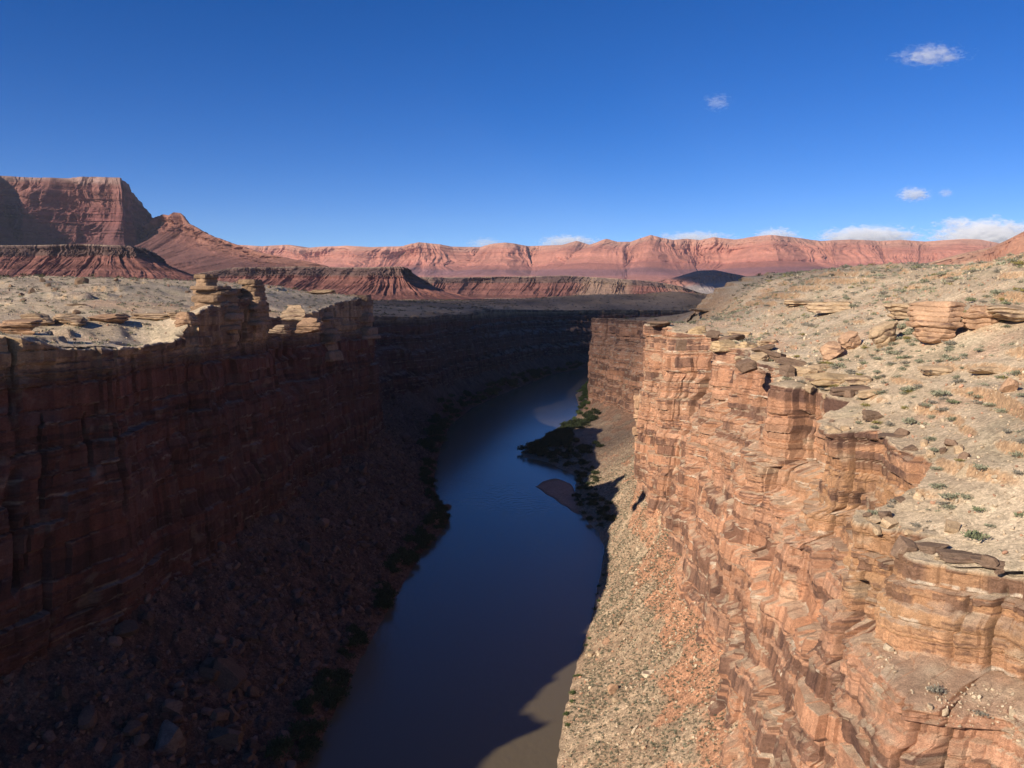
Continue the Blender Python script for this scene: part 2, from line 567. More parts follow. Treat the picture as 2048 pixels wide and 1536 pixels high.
    # tall joints and chimneys
    for k in range(int(s[-1] / 6)):
        sc = rng.uniform(0, s[-1])
        wdh = rng.uniform(0.22, 0.6) * (2.2 if k % 6 == 0 else 1)
        dep = rng.uniform(2.0, 4.0) * (2.0 if k % 5 == 0 else 1)
        t0 = rng.uniform(0, 0.8)
        t1 = t0 + rng.uniform(0.15, 0.5)
        a = np.searchsorted(s, sc - 4)
        b = np.searchsorted(s, sc + 4)
        if b > a:
            ss = S[:, a:b] - sc + 0.5 * fbm(seed + 100 + k, 2, T[:, a:b] * 12)
            d[:, a:b] -= dep * np.exp(-(ss / wdh) ** 2) * sm(t0 - .02, t0 + .02, T[:, a:b]) * (1 - sm(t1 - .02, t1 + .02, T[:, a:b]))
    for (cx, cy, t0, t1, dep, wdh) in cracks:
        sc = s[np.argmin((Q[:, 0] - cx) ** 2 + (Q[:, 1] - cy) ** 2)]
        ss = S - sc + 0.7 * fbm(seed + int(cy), 2, T * 12)
        d -= dep * np.exp(-(ss / wdh) ** 4) * sm(t0 - .02, t0 + .02, T) * (1 - sm(t1 - .01, t1 + .01, T))
    # buttresses: blocky vertical panels, plus weathering noise
    pan = S / 8.0 + 0.8 * fbm(seed + 13, 2, S / 20) + 0.25 * hsh(seed + 62, mi)
    d += (hsh(seed + 14, np.floor(pan), mi) - 0.5) * 1.5 * blocky
    d += (hsh(seed + 63, np.floor(S / 15 + 0.7 * fbm(seed + 64, 2, S / 30)), np.floor(mi / 3)) - 0.5) * 2.6 * blocky
    fp = pan - np.floor(pan)
    d -= 1.1 * np.exp(-(np.minimum(fp, 1 - fp) * 8.0 / 0.24) ** 2) * (hsh(seed + 19, np.floor(pan + 0.5), np.floor(mi / 2)) > 0.35)
    pan2 = S / 3.2 + 0.7 * fbm(seed + 33, 2, S / 9) + hsh(seed + 34, mi)
    d += (hsh(seed + 35, np.floor(pan2), mi) - 0.5) * 0.6 * blocky
    d += 1.2 * fbm(seed + 16, 2, S / 22, Z / 30) + 0.15 * (ridge(seed + 36, 4, S / 2.6, Z / 2.0, gain=0.6) - 0.55) * 2 + 0.12 * fbm(seed + 17, 3, S / 0.9, Z / 0.6)
    calm = batter * (1 - sm(0.58, 0.72, T)) * sm(0.35, 0.6, vn(seed + 65, S / 20, T * 3))
    d = d * (1 - 0.55 * calm) + calm * 0.9 * fbm(seed + 66, 3, S / 7, Z / 10)
    d *= sm(0.0, 0.06, T) * 0.85 + 0.15
    X = X + nrm[:, 0] * d
    Y = Y + nrm[:, 1] * d
    P = np.stack([X, Y, Z], -1)
    nl = 0
    if lip:
        offs = np.array([15, 11, 8, 5.5, 3.8, 2.6, 1.7, 1.0, 0.45])
        nl = len(offs)
        LX = X[0] - nrm[:, 0] * offs[:, None]
        LY = Y[0] - nrm[:, 1] * offs[:, None]
        H = plateau_h(LX, LY)
        w = np.clip(offs / 8.0, 0, 1)[:, None]
        LZ = Z[0] * (1 - w) + H * w
        LZ = LZ + 0.5 * np.clip(1 - offs / 10, 0, 1)[:, None] * (1 + 1.6 * fbm(seed + 18, 3, LX / 3.5, LY / 3.5)) - np.where(offs > 10, 1.5, 0)[:, None]
        lp = np.stack([LX, LY, LZ], -1)
        P = np.concatenate([lp, P], 0)
    # colours: layer by layer, block by block
    cb = palette(ZZ, li, seed, np.repeat(Q[:, 1][None], nz, 0))
    cb = cb * (0.90 + 0.20 * rb)[..., None]
    cb = cb * (0.9 + 0.2 * hsh(seed + 20, li))[..., None]
    cb = cb * np.clip(1 + streaks * fbm(seed + 28, 4, S / 3.0, Z / 45), 0.4, 1.8)[..., None]
    pv = sm(0.56, 0.68, hsh(seed + 21, li) * 0.5 + 0.45 * vn(seed + 22, S / 14, Z / 10) + 0.45 * (rb - 0.5)) * varn_amt
    streak = sm(0.1, 0.7, fbm(seed + 23, 4, S / 1.5, Z / 9))
    pv = np.clip(pv * 1.2 * (0.68 + 0.32 * streak) + 0.45 * varn_amt * sm(0.35, 0.8, fbm(seed + 24, 4, S / 3, Z / 16)), 0, 0.92)
    pv = np.clip(pv + 0.8 * varn_amt * sm(0.955, 0.965, T) * sm(0.35, 0.6, vn(seed + 27, S / 9)), 0, 0.92)
    dash = sm(0.22, 0.5, fbm(seed + 40, 3, S / 2.6, ZZ / 0.42)) * sm(0.45, 0.7, vn(seed + 41, S / 10, Z / 8))
    pv = np.clip(np.maximum(pv, 0.75 * dash * min(varn_amt, 0.9)), 0, 0.92)
    cb = mix(cb, VARN, pv)
    cb = mix(cb, np.array([0.64, 0.53, 0.40]), 0.9 * dust * (mz < 0.9) * sm(0.66, 0.74, vn(seed + 42, S / 7, mi * 9.1)) * sm(0.3, 0.5, vn(seed + 43, S / 1.2, Z / 0.5)))
    cb = mix(cb, PALE, 0.5 * dust * sm(0.42, 0.75, fbm(seed + 25, 4, S / 6, Z / 5)))
    if lip:
        st = np.full((nl, n), 0.2)
        lc = ground_colour(P[:nl, :, 0], P[:nl, :, 1], P[:nl, :, 2], st)
        cb = np.concatenate([lc, cb], 0)
    nz_ = np.abs(grid_normals(P)[..., 2])
    gc = mix(np.array([0.45, 0.295, 0.195]), PALE, 0.8 * sm(0.3, 1.0, vn(seed + 26, P[..., 0] / 3.0, P[..., 1] / 3.0)))
    led = sm(0.62, 0.85, nz_)
    led[:nl] = 0
    cb = mix(cb, gc, led * dust)
    F = grid_faces(nz + nl, n, flip=(side < 0))
    o = build(name, P, F, M_WALL, cb)
    tag(o, kind="structure")
    return o, P, F


def pal_right(z, li, seed, y):
    c = mix(PINK, SALMON, hsh(seed + 30, li))
    up = sm(86, 93, z + 4 * (hsh(seed + 31, li) - 0.5))
    up = up * (0.10 + 0.55 * (1 - sm(200, 270, y))) * (1 - 0.6 * sm(104, 110, z))
    c = mix(c, mix(YELLOW, ORANGE, hsh(seed + 32, li)), up)
    return c


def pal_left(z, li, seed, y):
    c = mix(DARKRED * 1.05, np.array([0.065, 0.03, 0.022]), hsh(seed + 30, li))  # varnished rock, painted darker still to stand in for deep shade
    up = sm(119, 128, z)  # lighter tan painted in for the sunlit band at the rim
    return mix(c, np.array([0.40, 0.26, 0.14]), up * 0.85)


BEN_R = [(0.12, .02, .2), (0.30, .012, .25), (0.50, .012, .3), (0.68, .015, .35), (0.85, .012, .25), (0.97, .008, .12)]
BEN_L = [(0.3, .03, .2), (0.6, .03, .2), (0.85, .02, .3), (0.96, .01, .2)]
WALL_R, WR_P, WR_F = make_wall("canyon_wall", RIGHT, 1, 71, lambda q: min(3.0, max(0.2, 0.00135 * math.hypot(*q))), 330, BEN_R, pal_right, 0.85,
                                 cracks=((91, 389, .50, .95, 7, 1.1), (89, 393, .12, .45, 3, .7), (74, 406, .05, .36, 3, .6), (75, 420, .45, .8, 2.5, .5), (83, 247, .80, .93, 4, 1.0), (66, 151, .70, .88, 5, 1.6), (61, 128, .55, .7, 3, .8), (84, 305, .6, .9, 3, .7), (80, 215, .72, .9, 3.5, .7)))
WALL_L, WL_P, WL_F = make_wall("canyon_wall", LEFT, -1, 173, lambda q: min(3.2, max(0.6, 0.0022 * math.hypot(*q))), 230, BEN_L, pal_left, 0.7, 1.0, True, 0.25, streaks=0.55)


# ------------------------------------------------------------------ talus slopes below the walls
def make_talus(name, pairs, shore, side, seed, step_fn, nt, colour_fn, rough_amp):
    foot = np.array([q[1] for q in pairs], float)
    sf, Ff = resample(foot, step_fn)
    # walk the shore so that both curves advance together
    sh = np.array(shore, float)
    seg = np.linalg.norm(np.diff(sh, axis=0), axis=1)
    cum = np.concatenate([[0], np.cumsum(seg)])
    dens = np.stack([np.interp(np.linspace(0, cum[-1], 4000), cum, sh[:, k]) for k in range(2)], 1)
    Fb = blur(Ff, max(2, 14 / np.median(np.diff(sf))))
    # nearest shore point, made monotone
    idx = np.array([np.argmin((dens[:, 0] - p[0]) ** 2 + (dens[:, 1] - p[1]) ** 2) for p in Fb])
    idx = np.maximum.accumulate(idx)
    idx = blur(idx[:, None].astype(float), max(2, 10 / np.median(np.diff(sf))))[:, 0]
    Sx = np.interp(idx, np.arange(4000), dens[:, 0])
    Sy = np.interp(idx, np.arange(4000), dens[:, 1])
    n = len(sf)
    t = np.linspace(0, 1, nt)[:, None]                      # 0 at the wall, 1 at the water
    gx, gy = Fb[:, 0] - Sx, Fb[:, 1] - Sy
    ln = np.hypot(gx, gy) + 1e-6
    ex = np.minimum(8.0 / ln, 0.6)
    ts = t * (1 + ex + 3.0 / ln) - ex                       # start 8 m inside the wall, end 3 m out in the river
    X = Ff[:, 0] * (1 - ts) + Sx * ts
    Y = Ff[:, 1] * (1 - ts) + Sy * ts
    k = np.clip(1 - ts, 0, None)
    Z = Ff[:, 2] * (0.72 * k + 0.28 * k ** 2.2) + np.where(ts > 1, -(ts - 1) * ln * 0.6, 0)
    S = np.repeat(sf[None], nt, 0)
    damp = sm(0, 0.12, 1 - ts)
    Z = Z + damp * (rough_amp * 2.2 * fbm(seed, 4, X / 22, Y / 22) + rough_amp * 0.8 * fbm(seed + 1, 3, X / 4, Y / 4)
                    + rough_amp * 0.55 * fbm(seed + 2, 2, X / 1.3, Y / 1.3))
    Z = Z + 0.35 * fbm(seed + 3, 3, X / 5, Y / 5) * (1 - damp)
    # ribs that fan down from the wall
    Z = Z + damp * 2.0 * (ridge(seed + 4, 2, S / 26 + 0.2 * ts) - 0.55) * np.clip(k, 0, 1)
    c = colour_fn(X, Y, Z, ts, seed)
    o = build(name, np.stack([X, Y, Z], -1), grid_faces(nt, n, flip=(side < 0)), M_TALUS, c, True)
    tag(o, kind="structure")
    return o, np.stack([X, Y, Z], -1)


def tal_right(x, y, z, t, seed):
    c = mix(np.array([0.37, 0.255, 0.165]), np.array([0.45, 0.325, 0.215]), sm(-0.3, 0.6, fbm(seed + 9, 4, x / 10, y / 10)))
    nn = fbm(seed + 10, 5, x / 9, y / 14, z / 9)
    c = mix(c, SALMON * 0.95, 0.6 * sm(0.40, 0.6, nn))
    c = mix(c, SALMON, 0.85 * sm(0.0, 0.25, nn + 0.55 - 2.0 * t))
    c = mix(c, np.array([0.22, 0.15, 0.10]), 0.6 * sm(600, 700, y))
    return c * (1 + 0.25 * fbm(seed + 11, 3, x / 2.2, y / 2.2))[..., None]


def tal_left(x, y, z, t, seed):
    c = mix(np.array([0.085, 0.047, 0.033]), np.array([0.12, 0.072, 0.05]), sm(-0.5, 0.5, fbm(seed + 9, 4, x / 10, y / 10)))  # rubble tone lowered so the colour carries some of the canyon shade
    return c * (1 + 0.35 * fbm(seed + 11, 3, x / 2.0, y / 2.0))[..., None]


TAL_R, TR_P = make_talus("talus_slope", RIGHT, SHORE_R, 1, 301, lambda q: min(3.0, max(0.3, 0.0016 * math.hypot(*q))), 110, tal_right, 0.5)
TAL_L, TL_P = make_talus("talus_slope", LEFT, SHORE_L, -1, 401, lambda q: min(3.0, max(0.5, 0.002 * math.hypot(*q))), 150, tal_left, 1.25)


# ------------------------------------------------------------------ river
def make_river():
    m, t, N, L, p = nodes_of("muddy_river_water")
    p.inputs['Base Color'].default_value = (0.125, 0.096, 0.056, 1)
    p.inputs['Roughness'].default_value = 0.17
    p.inputs['IOR'].default_value = 1.33
    p.inputs['Specular IOR Level'].default_value = 0.42
    tc = N.new("ShaderNodeTexCoord")
    n1 = N.new("ShaderNodeTexNoise")
    n1.inputs['Scale'].default_value = 0.35
    n1.inputs['Detail'].default_value = 4
    n2 = N.new("ShaderNodeTexNoise")
    n2.inputs['Scale'].default_value = 0.02
    n2.inputs['Detail'].default_value = 3
    mp1 = N.new("ShaderNodeMapping")
    mp1.inputs['Scale'].default_value = (1.0, 0.55, 1.0)
    mp2 = N.new("ShaderNodeMapping")
    mp2.inputs['Scale'].default_value = (1.0, 0.3, 1.0)
    L.new(tc.outputs['Object'], mp1.inputs['Vector'])
    L.new(tc.outputs['Object'], mp2.inputs['Vector'])
    L.new(mp1.outputs[0], n1.inputs['Vector'])
    L.new(mp2.outputs[0], n2.inputs['Vector'])
    r = N.new("ShaderNodeMapRange")
    r.inputs['From Min'].default_value = 0.42
    r.inputs['From Max'].default_value = 0.62
    r.inputs['To Min'].default_value = 0.04
    r.inputs['To Max'].default_value = 0.20
    L.new(n2.outputs['Fac'], r.inputs['Value'])
    b = N.new("ShaderNodeBump")
    b.inputs['Distance'].default_value = 1.0
    L.new(r.outputs[0], b.inputs['Strength'])
    L.new(n1.outputs['Fac'], b.inputs['Height'])
    L.new(b.outputs[0], p.inputs['Normal'])
    a = np.array(SHORE_L, float)
    c = np.array(SHORE_R, float)

    def rs(P, n):
        cum = np.concatenate([[0], np.cumsum(np.linalg.norm(np.diff(P, axis=0), axis=1))])
        q = np.linspace(0, cum[-1], n)
        return np.stack([np.interp(q, cum, P[:, k]) for k in range(2)], 1)
    n, w = 300, 14
    xl, xr = -330, 1500
    gx = np.linspace(xl, xr, 60)
    gy = np.linspace(-120, 2300, 80)
    X, Y = np.meshgrid(gx, gy)
    o = build("river", np.stack([X, Y, np.zeros_like(X)], -1), grid_faces(80, 60), m, None, True)
    tag(o, kind="structure")
    return o


make_river()


# ------------------------------------------------------------------ far mesas and cliffs
def cliff_line(name, sky_pts, foot_v, run, cliff_frac, seed, gully, nt, ds, colour_fn, cliff_run=0.12, back=700, talus_pow=1.5, rug=1.0, nblur=90):
    """sky_pts: (u, v, distance) along the top edge; foot_v: picture row of the foot, at a distance of (distance - run)"""
    U = np.array([p[0] for p in sky_pts], float)
    top = np.array([at_y(*p) for p in sky_pts])
    D = np.array([p[2] for p in sky_pts], float)
    fv = np.interp(U, [f[0] for f in foot_v], [f[1] for f in foot_v])
    run_u = np.interp(U, [q[0] for q in run], [q[1] for q in run]) if isinstance(run, list) else np.full(len(U), float(run))
    fz = np.array([at_y(u, v, d - r_)[2] for u, v, d, r_ in zip(U, fv, D, run_u)])
    A = np.concatenate([top, fz[:, None], run_u[:, None]], 1)
    s, Q = resample(A, lambda q: ds)
    n = len(s)
    ms = blur(Q[:, :2], max(2, nblur / ds))
    tg = np.gradient(ms, axis=0)
    tg /= np.linalg.norm(tg, axis=1, keepdims=True) + 1e-9
    nrm = np.stack([tg[:, 1], -tg[:, 0]], 1)
    t = np.linspace(0, 1, nt)
    S = np.repeat(s[None], nt, 0)
    T = np.repeat(t[:, None], n, 1)
    H = Q[:, 2] - Q[:, 3]
    run = Q[:, 4]
    amp_run = np.where(run.max() > 300, np.maximum(run, 300), run)
    # height drops along the profile; horizontal run grows along it
    hc = cliff_frac
    tc = 0.5
    drop = np.where(T < tc, T / tc * hc, hc + (1 - hc) * (1 - (1 - (T - tc) / (1 - tc)) ** talus_pow))
    hor = np.where(T < tc, T / tc * cliff_run, cliff_run + (1 - cliff_run) * ((T - tc) / (1 - tc)))
    L = gully
    cl = 1 - sm(tc - 0.04, tc + 0.10, T)                      # 1 on the cliff, 0 on the talus
    w1 = S / L + 0.8 * fbm(seed + 1, 3, S / (2.2 * L)) + 0.22 * fbm(seed + 6, 3, S / L, T * 4)
    big = fbm(seed + 2, 3, S / (4 * L))
    pa = sm(0.25, 0.7, vn(seed + 11, S / (1.7 * L), T * 2.2))
    pb = sm(0.2, 0.75, vn(seed + 12, S / (0.8 * L), T * 5))
    f1 = ridge(seed, 2, w1, T * 0.7) - 0.6
    f2 = (ridge(seed + 7, 3, w1 * 3.1, T * 1.6, gain=0.6) - 0.6) * pa * 1.3
    f3 = (ridge(seed + 8, 3, w1 * 8.3, T * 6, gain=0.6) - 0.6) * pb * 1.4
    nb = 9
    q = drop * nb + 0.35 * fbm(seed + 4, 2, S / (2 * L))
    steps = (hsh(seed + 3, np.floor(q)) - 0.5) + 0.6 * (hsh(seed + 9, np.floor(q * 3.3)) - 0.5)
    off = hor * run + big * run * 0.22 * (0.2 + 0.8 * sm(0, 0.3, T))
    off += amp_run * rug * (0.35 + 0.65 * sm(0, 0.12, T)) * (cl * (0.16 * f1 + 0.10 * f2 + 0.055 * f3 + 0.022 * steps) + (1 - cl) * (0.14 * f1 + 0.16 * f2 + 0.05 * f3 + 0.008 * steps) * (1 - 0.75 * sm(0.75, 1, T)))
    X = Q[:, 0] + nrm[:, 0] * off
    Y = Q[:, 1] + nrm[:, 1] * off
    Z = Q[:, 2] - drop * H
    Z[-1] -= 60
    bk = np.array([back, back * 0.6, back * 0.3, back * 0.12, back * 0.04])
    BX = X[0] - nrm[:, 0] * bk[:, None]
    BY = Y[0] - nrm[:, 1] * bk[:, None]
    BZ = np.repeat(Q[:, 2][None], len(bk), 0) - H * np.array([1.0, 0.25, 0.02, 0.0, 0.0])[:, None]
    P = np.concatenate([np.stack([BX, BY, BZ], -1), np.stack([X, Y, Z], -1)], 0)
    c = colour_fn(S, T, drop, seed, L)
    c = np.concatenate([np.repeat(c[:1], len(bk), 0), c], 0)
    o = build(name, P, grid_faces(nt + len(bk), n, flip=True), M_FAR, c)
    tag(o, kind="structure")
    return o


def band(c0, stops, drop, wob):
    out = np.broadcast_to(np.array(c0), drop.shape + (3,)).copy()
    for (a, w, c) in stops:
        out = mix(out, np.array(c), sm(a - w, a + w, drop + wob))
    return out


def col_big(S, T, drop, seed, L):
    wob = 0.04 * fbm(seed + 20, 3, S / (1.5 * L), T * 4)
    c = band((0.31, 0.20, 0.15), [(0.06, .03, (0.27, 0.125, 0.092)), (0.3, .05, (0.22, 0.092, 0.073)), (0.48, .03, (0.19, 0.085, 0.07)),
                                  (0.62, .05, (0.20, 0.09, 0.075)), (0.86, .08, (0.18, 0.10, 0.085))], drop, wob)
    c = mix(c, np.array([0.25, 0.20, 0.19]), 0.5 * sm(0.3, 0.7, fbm(seed + 22, 4, S / L, T * 9)) * sm(.6, .8, drop))
    st = hsh(seed + 23, np.floor((drop + wob * 0.6) * 26)) - 0.5
    c = c * (1 + 0.34 * st * (drop < 0.7))[..., None] * np.array([0.74, 0.72, 0.80])
    return c * (1 + 0.18 * fbm(seed + 21, 4, S / (0.5 * L), drop * 12))[..., None]


def col_spur(S, T, drop, seed, L):
    wob = 0.06 * fbm(seed + 20, 3, S / (1.5 * L), T * 4)
    c = 0.85 * band((0.32, 0.15, 0.105), [(0.2, .05, (0.24, 0.11, 0.085)), (0.34, .05, (0.18, 0.085, 0.07)), (0.6, .06, (0.19, 0.085, 0.066)), (0.85, .06, (0.19, 0.11, 0.088))], drop, wob)
    return c * (1 + 0.18 * fbm(seed + 21, 4, S / (0.5 * L), drop * 12))[..., None]


def col_low(S, T, drop, seed, L):
    wob = 0.03 * fbm(seed + 20, 3, S / (1.5 * L), T * 4)
    c = band((0.28, 0.21, 0.145), [(0.02, .02, (0.14, 0.086, 0.066)), (0.30, .04, (0.24, 0.105, 0.075)), (0.55, .02, (0.19, 0.078, 0.056)),
                                  (0.66, .02, (0.25, 0.11, 0.08)), (0.82, .03, (0.19, 0.08, 0.058))], drop, wob)
    st = hsh(seed + 23, np.floor((drop + wob * 0.5) * 24)) - 0.5
    c = c * (1 + 0.35 * st)[..., None] * np.array([0.82, 0.80, 0.86])
    return c * (1 + 0.2 * fbm(seed + 21, 4, S / (0.5 * L), drop * 14))[..., None]


def col_tanlow(S, T, drop, seed, L):
    c = col_low(S, T, drop, seed, L)
    return mix(c, np.array([0.32, 0.22, 0.15]), 0.65 * sm(-0.2, 0.5, fbm(seed + 30, 3, S / (4 * L))))


def col_far(S, T, drop, seed, L):
    wob = 0.05 * fbm(seed + 20, 3, S / (2 * L), T * 4)
    c = band((0.43, 0.225, 0.15), [(0.12, .06, (0.41, 0.175, 0.115)), (0.45, .05, (0.37, 0.15, 0.105)), (0.6, .03, (0.25, 0.12, 0.11)),
                                  (0.74, .04, (0.35, 0.15, 0.11)), (0.95, .05, (0.30, 0.17, 0.13))], drop, wob)
    st = hsh(seed + 23, np.floor((drop + wob * 0.8) * 22)) - 0.5
    c = c * (1 + 0.16 * st)[..., None] * np.array([0.95, 0.94, 1.0])
    return c * (1 + 0.14 * fbm(seed + 21, 4, S / (0.5 * L), drop * 12))[..., None]


def col_hill(S, T, drop, seed, L):
    c = mix(np.array([0.42, 0.20, 0.12]), np.array([0.40, 0.25, 0.16]), sm(-0.4, 0.5, fbm(seed + 20, 3, S / L, T * 3)))
    return c


def col_bluff(S, T, drop, seed, L):
    c = mix(np.array([0.27, 0.20, 0.18]), np.array([0.30, 0.25, 0.22]), sm(-0.2, 0.5, fbm(seed + 20, 3, S / L, T * 5)))
    return mix(c, np.array([0.33, 0.15, 0.11]), 1 - sm(.4, .6, drop))


cliff_line("cliffs", [(300, 486, 11500), (450, 488, 11300), (520, 492, 11000), (570, 489, 11000), (600, 496, 10800), (640, 493, 10700), (690, 491, 10500), (740, 494, 10400), (800, 492, 10300), (815, 487, 10200), (835, 484, 10100),
                      (880, 488, 10100), (905, 493, 10200), (960, 494, 10300), (985, 487, 10100), (1010, 485, 10000), (1030, 487, 10000), (1055, 492, 10100), (1130, 490, 10000), (1155, 482, 9900),
                      (1180, 490, 9900), (1200, 486, 9800), (1215, 478, 9700), (1235, 484, 9700), (1262, 484, 9700), (1302, 470, 9600), (1320, 475, 9600), (1345, 480, 9600), (1375, 477, 9600),
                      (1400, 480, 9600), (1425, 474, 9500), (1470, 479, 9400), (1510, 473, 9200), (1540, 470, 9100), (1580, 474, 9200), (1640, 482, 9300), (1700, 479, 9200), (1760, 482, 9200),
                      (1800, 480, 9100), (1850, 483, 9000), (1930, 478, 8800), (1960, 479, 8700), (2000, 487, 8600), (2100, 490, 8500), (2400, 485, 8500)],
           [(300, 575), (2400, 580)], 1500, 0.50, 501, 330, 130, 9, col_far, 0.22, 900, 1.25, 0.55)
cliff_line("mesa", [(-700, 352, 4000), (-260, 352, 4050), (-170, 352, 4200), (-110, 351, 4500), (-60, 350, 4800), (0, 351, 4960), (60, 355, 4980), (100, 356, 4920), (150, 353, 4820), (215, 354, 4700), (240, 355, 4650), (250, 361, 4720), (260, 372, 4800),
                    (274, 391, 4880), (285, 408, 4950), (295, 424, 5000), (308, 445, 5050), (320, 480, 5100)],
           [(-700, 548), (250, 548), (335, 550)], [(200, 560), (238, 380), (255, 210), (330, 160)], 0.66, 521, 170, 170, 4, col_big, 0.20, 150, 1.3, 2.3, 90)
cliff_line("mesa", [(262, 480, 4900), (285, 455, 4850), (303, 433, 4800), (318, 428, 4750), (333, 431, 4720), (341, 424, 4700), (348, 425, 4690), (358, 434, 4650), (372, 446, 4600), (395, 460, 4520), (420, 471, 4420),
                    (450, 483, 4320), (480, 494, 4220), (515, 505, 4120), (560, 513, 4020), (610, 522, 3920), (680, 540, 3800)],
           [(262, 552), (450, 556), (680, 562)], 620, 0.30, 531, 95, 130, 4, col_spur, 0.16, 60, 1.3, 0.9)
cliff_line("mesa", [(-500, 490, 2300), (-200, 489, 2350), (0, 491, 2420), (90, 490, 2440), (160, 488, 2430), (215, 490, 2420), (262, 492, 2440), (290, 496, 2500), (305, 505, 2600), (318, 525, 2700), (330, 545, 2800), (345, 560, 2900)],
           [(-500, 565), (250, 562), (345, 575)], 190, 0.34, 541, 30, 90, 1.8, col_low, 0.10, 300, 1.2)
cliff_line("mesa", [(330, 556, 3350), (440, 540, 3300), (470, 535, 3250), (560, 534, 3200), (600, 533, 3150), (680, 535, 3120), (740, 535, 3060), (800, 533, 3020), (818, 535, 3050), (828, 545, 3120), (838, 556, 3200), (852, 572, 3300), (880, 588, 3400)],
           [(330, 585), (450, 590), (740, 598), (880, 600)], 230, 0.38, 561, 34, 90, 2.0, col_low, 0.10, 300, 1.5)
cliff_line("mesa", [(700, 556, 4300), (840, 554, 4250), (900, 555, 4250), (1000, 553, 4200), (1060, 553, 4150), (1130, 551, 4100), (1200, 555, 4050), (1300, 562, 4000), (1360, 572, 4000), (1400, 585, 4050), (1440, 596, 4100)],
           [(700, 593), (1440, 602)], 260, 0.30, 581, 42, 80, 2.6, col_tanlow, 0.12, 300, 1.4)
cliff_line("hills", [(1220, 588, 5600), (1300, 563, 5500), (1350, 556, 5500), (1400, 541, 5500), (1430, 540, 5500), (1490, 552, 5500), (1540, 566, 5500), (1600, 574, 5500), (1680, 585, 5500)],
           [(1220, 592), (1680, 592)], 500, 0.25, 601, 120, 60, 6, col_bluff, 0.2, 600, 1.2)
cliff_line("mesa", [(1560, 572, 4700), (1660, 556, 4650), (1672, 536, 4650), (1700, 533, 4650), (1745, 532, 4650), (1758, 545, 4700), (1800, 546, 4700), (1880, 545, 4700), (1960, 552, 4700)],
           [(1560, 590), (1960, 590)], 260, 0.25, 621, 60, 60, 4, col_tanlow, 0.12, 300, 1.5)
cliff_line("hills", [(1780, 555, 5200), (1850, 530, 5200), (1920, 508, 5150), (1980, 495, 5100), (2020, 478, 5050), (2048, 464, 5000), (2110, 435, 4900), (2200, 410, 4900), (2500, 400, 4900)],
           [(1780, 585), (2500, 585)], 900, 0.2, 641, 200, 60, 8, col_hill, 0.3, 800, 1.1)


# ------------------------------------------------------------------ rocks
def cube_sphere(n):
    vs, fs, key = [], [], {}
    lin = np.linspace(-1, 1, n + 1)
    for ax in range(3):
        for sg in (-1, 1):
            g = [[0] * (n + 1) for _ in range(n + 1)]
            for i in range(n + 1):
                for j in range(n + 1):
                    p = [0, 0, 0]
                    p[ax] = sg
                    p[(ax + 1) % 3] = lin[i]
                    p[(ax + 2) % 3] = lin[j]
                    k = tuple(np.round(p, 5))
                    if k not in key:
                        key[k] = len(vs)
                        vs.append(p)
                    g[i][j] = key[k]
            for i in range(n):
                for j in range(n):
                    q = [g[i][j], g[i + 1][j], g[i + 1][j + 1], g[i][j + 1]]
                    fs.append(q if sg > 0 else q[::-1])
    return np.array(vs, float), np.array(fs)


_CS = {}


def rock_shape(seed, size, n=14, power=5, cuts=10, layers=0, lay_amp=0.15, taper=1.0, rough=0.05):
    if n not in _CS:
        _CS[n] = cube_sphere(n)
    V, F = _CS[n]
    V = V.copy()
    rng = np.random.default_rng(seed)
    nm = (np.abs(V) ** power).sum(1) ** (1 / power)
    V /= nm[:, None]
    for k in range(cuts):
        d = rng.normal(size=3)
        d[2] *= 0.6
        d /= np.linalg.norm(d)
        lim = rng.uniform(0.62, 1.0)
        ex = np.clip(V @ d - lim, 0, None)
        V -= ex[:, None] * d
    if layers:
        zi = (V[:, 2] + 1) / 2 * layers + 0.35 * fbm(seed + 3, 2, V[:, 0] * 1.2, V[:, 1] * 1.2)
        li = np.floor(zi)
        fr = zi - li
        ang = np.arctan2(V[:, 1], V[:, 0])
        k = 1 + lay_amp * (hsh(seed, li) - 0.5) * 2 + lay_amp * 0.7 * (vn(seed + 1, ang * 2.5, li * 5.1) - 0.5) - lay_amp * 0.55 * np.exp(-(np.minimum(fr, 1 - fr) / 0.14) ** 2)
        V[:, :2] *= k[:, None]
    tz = (V[:, 2] + 1) / 2
    V[:, :2] *= (taper + (1 - taper) * tz if taper <= 1 else 1 - (1 - 1 / taper) * tz)[:, None]
    V += rough * np.stack([fbm(seed + 5 + k, 3, V[:, 0] * 3, V[:, 1] * 3, V[:, 2] * 3) for k in range(3)], 1)
    V *= np.array(size) / 2
    return V, F


def rot(ax, ay, az):
    cx, sx, cy, sy, cz, sz = cos(ax), sin(ax), cos(ay), sin(ay), cos(az), sin(az)
    Rx = np.array([[1, 0, 0], [0, cx, -sx], [0, sx, cx]])
    Ry = np.array([[cy, 0, sy], [0, 1, 0], [-sy, 0, cy]])
    Rz = np.array([[cz, -sz, 0], [sz, cz, 0], [0, 0, 1]])
    return Rz @ Ry @ Rx


def ground_hit(u, v):
    """where the sight line through this photo pixel meets the plateau"""
    d = ray(u, v)
    t = np.concatenate([np.arange(50, 500, 0.5), np.arange(500, 3000, 4)])
    x, y, z = d[0] * t, d[1] * t, EYE + d[2] * t
    h = plateau_h(x, y)
    k = np.nonzero(z < h)[0]
    i = k[0] if len(k) else int(np.argmin((z - h)[t < 900]))
    return np.array([x[i], y[i], h[i]]), t[i]


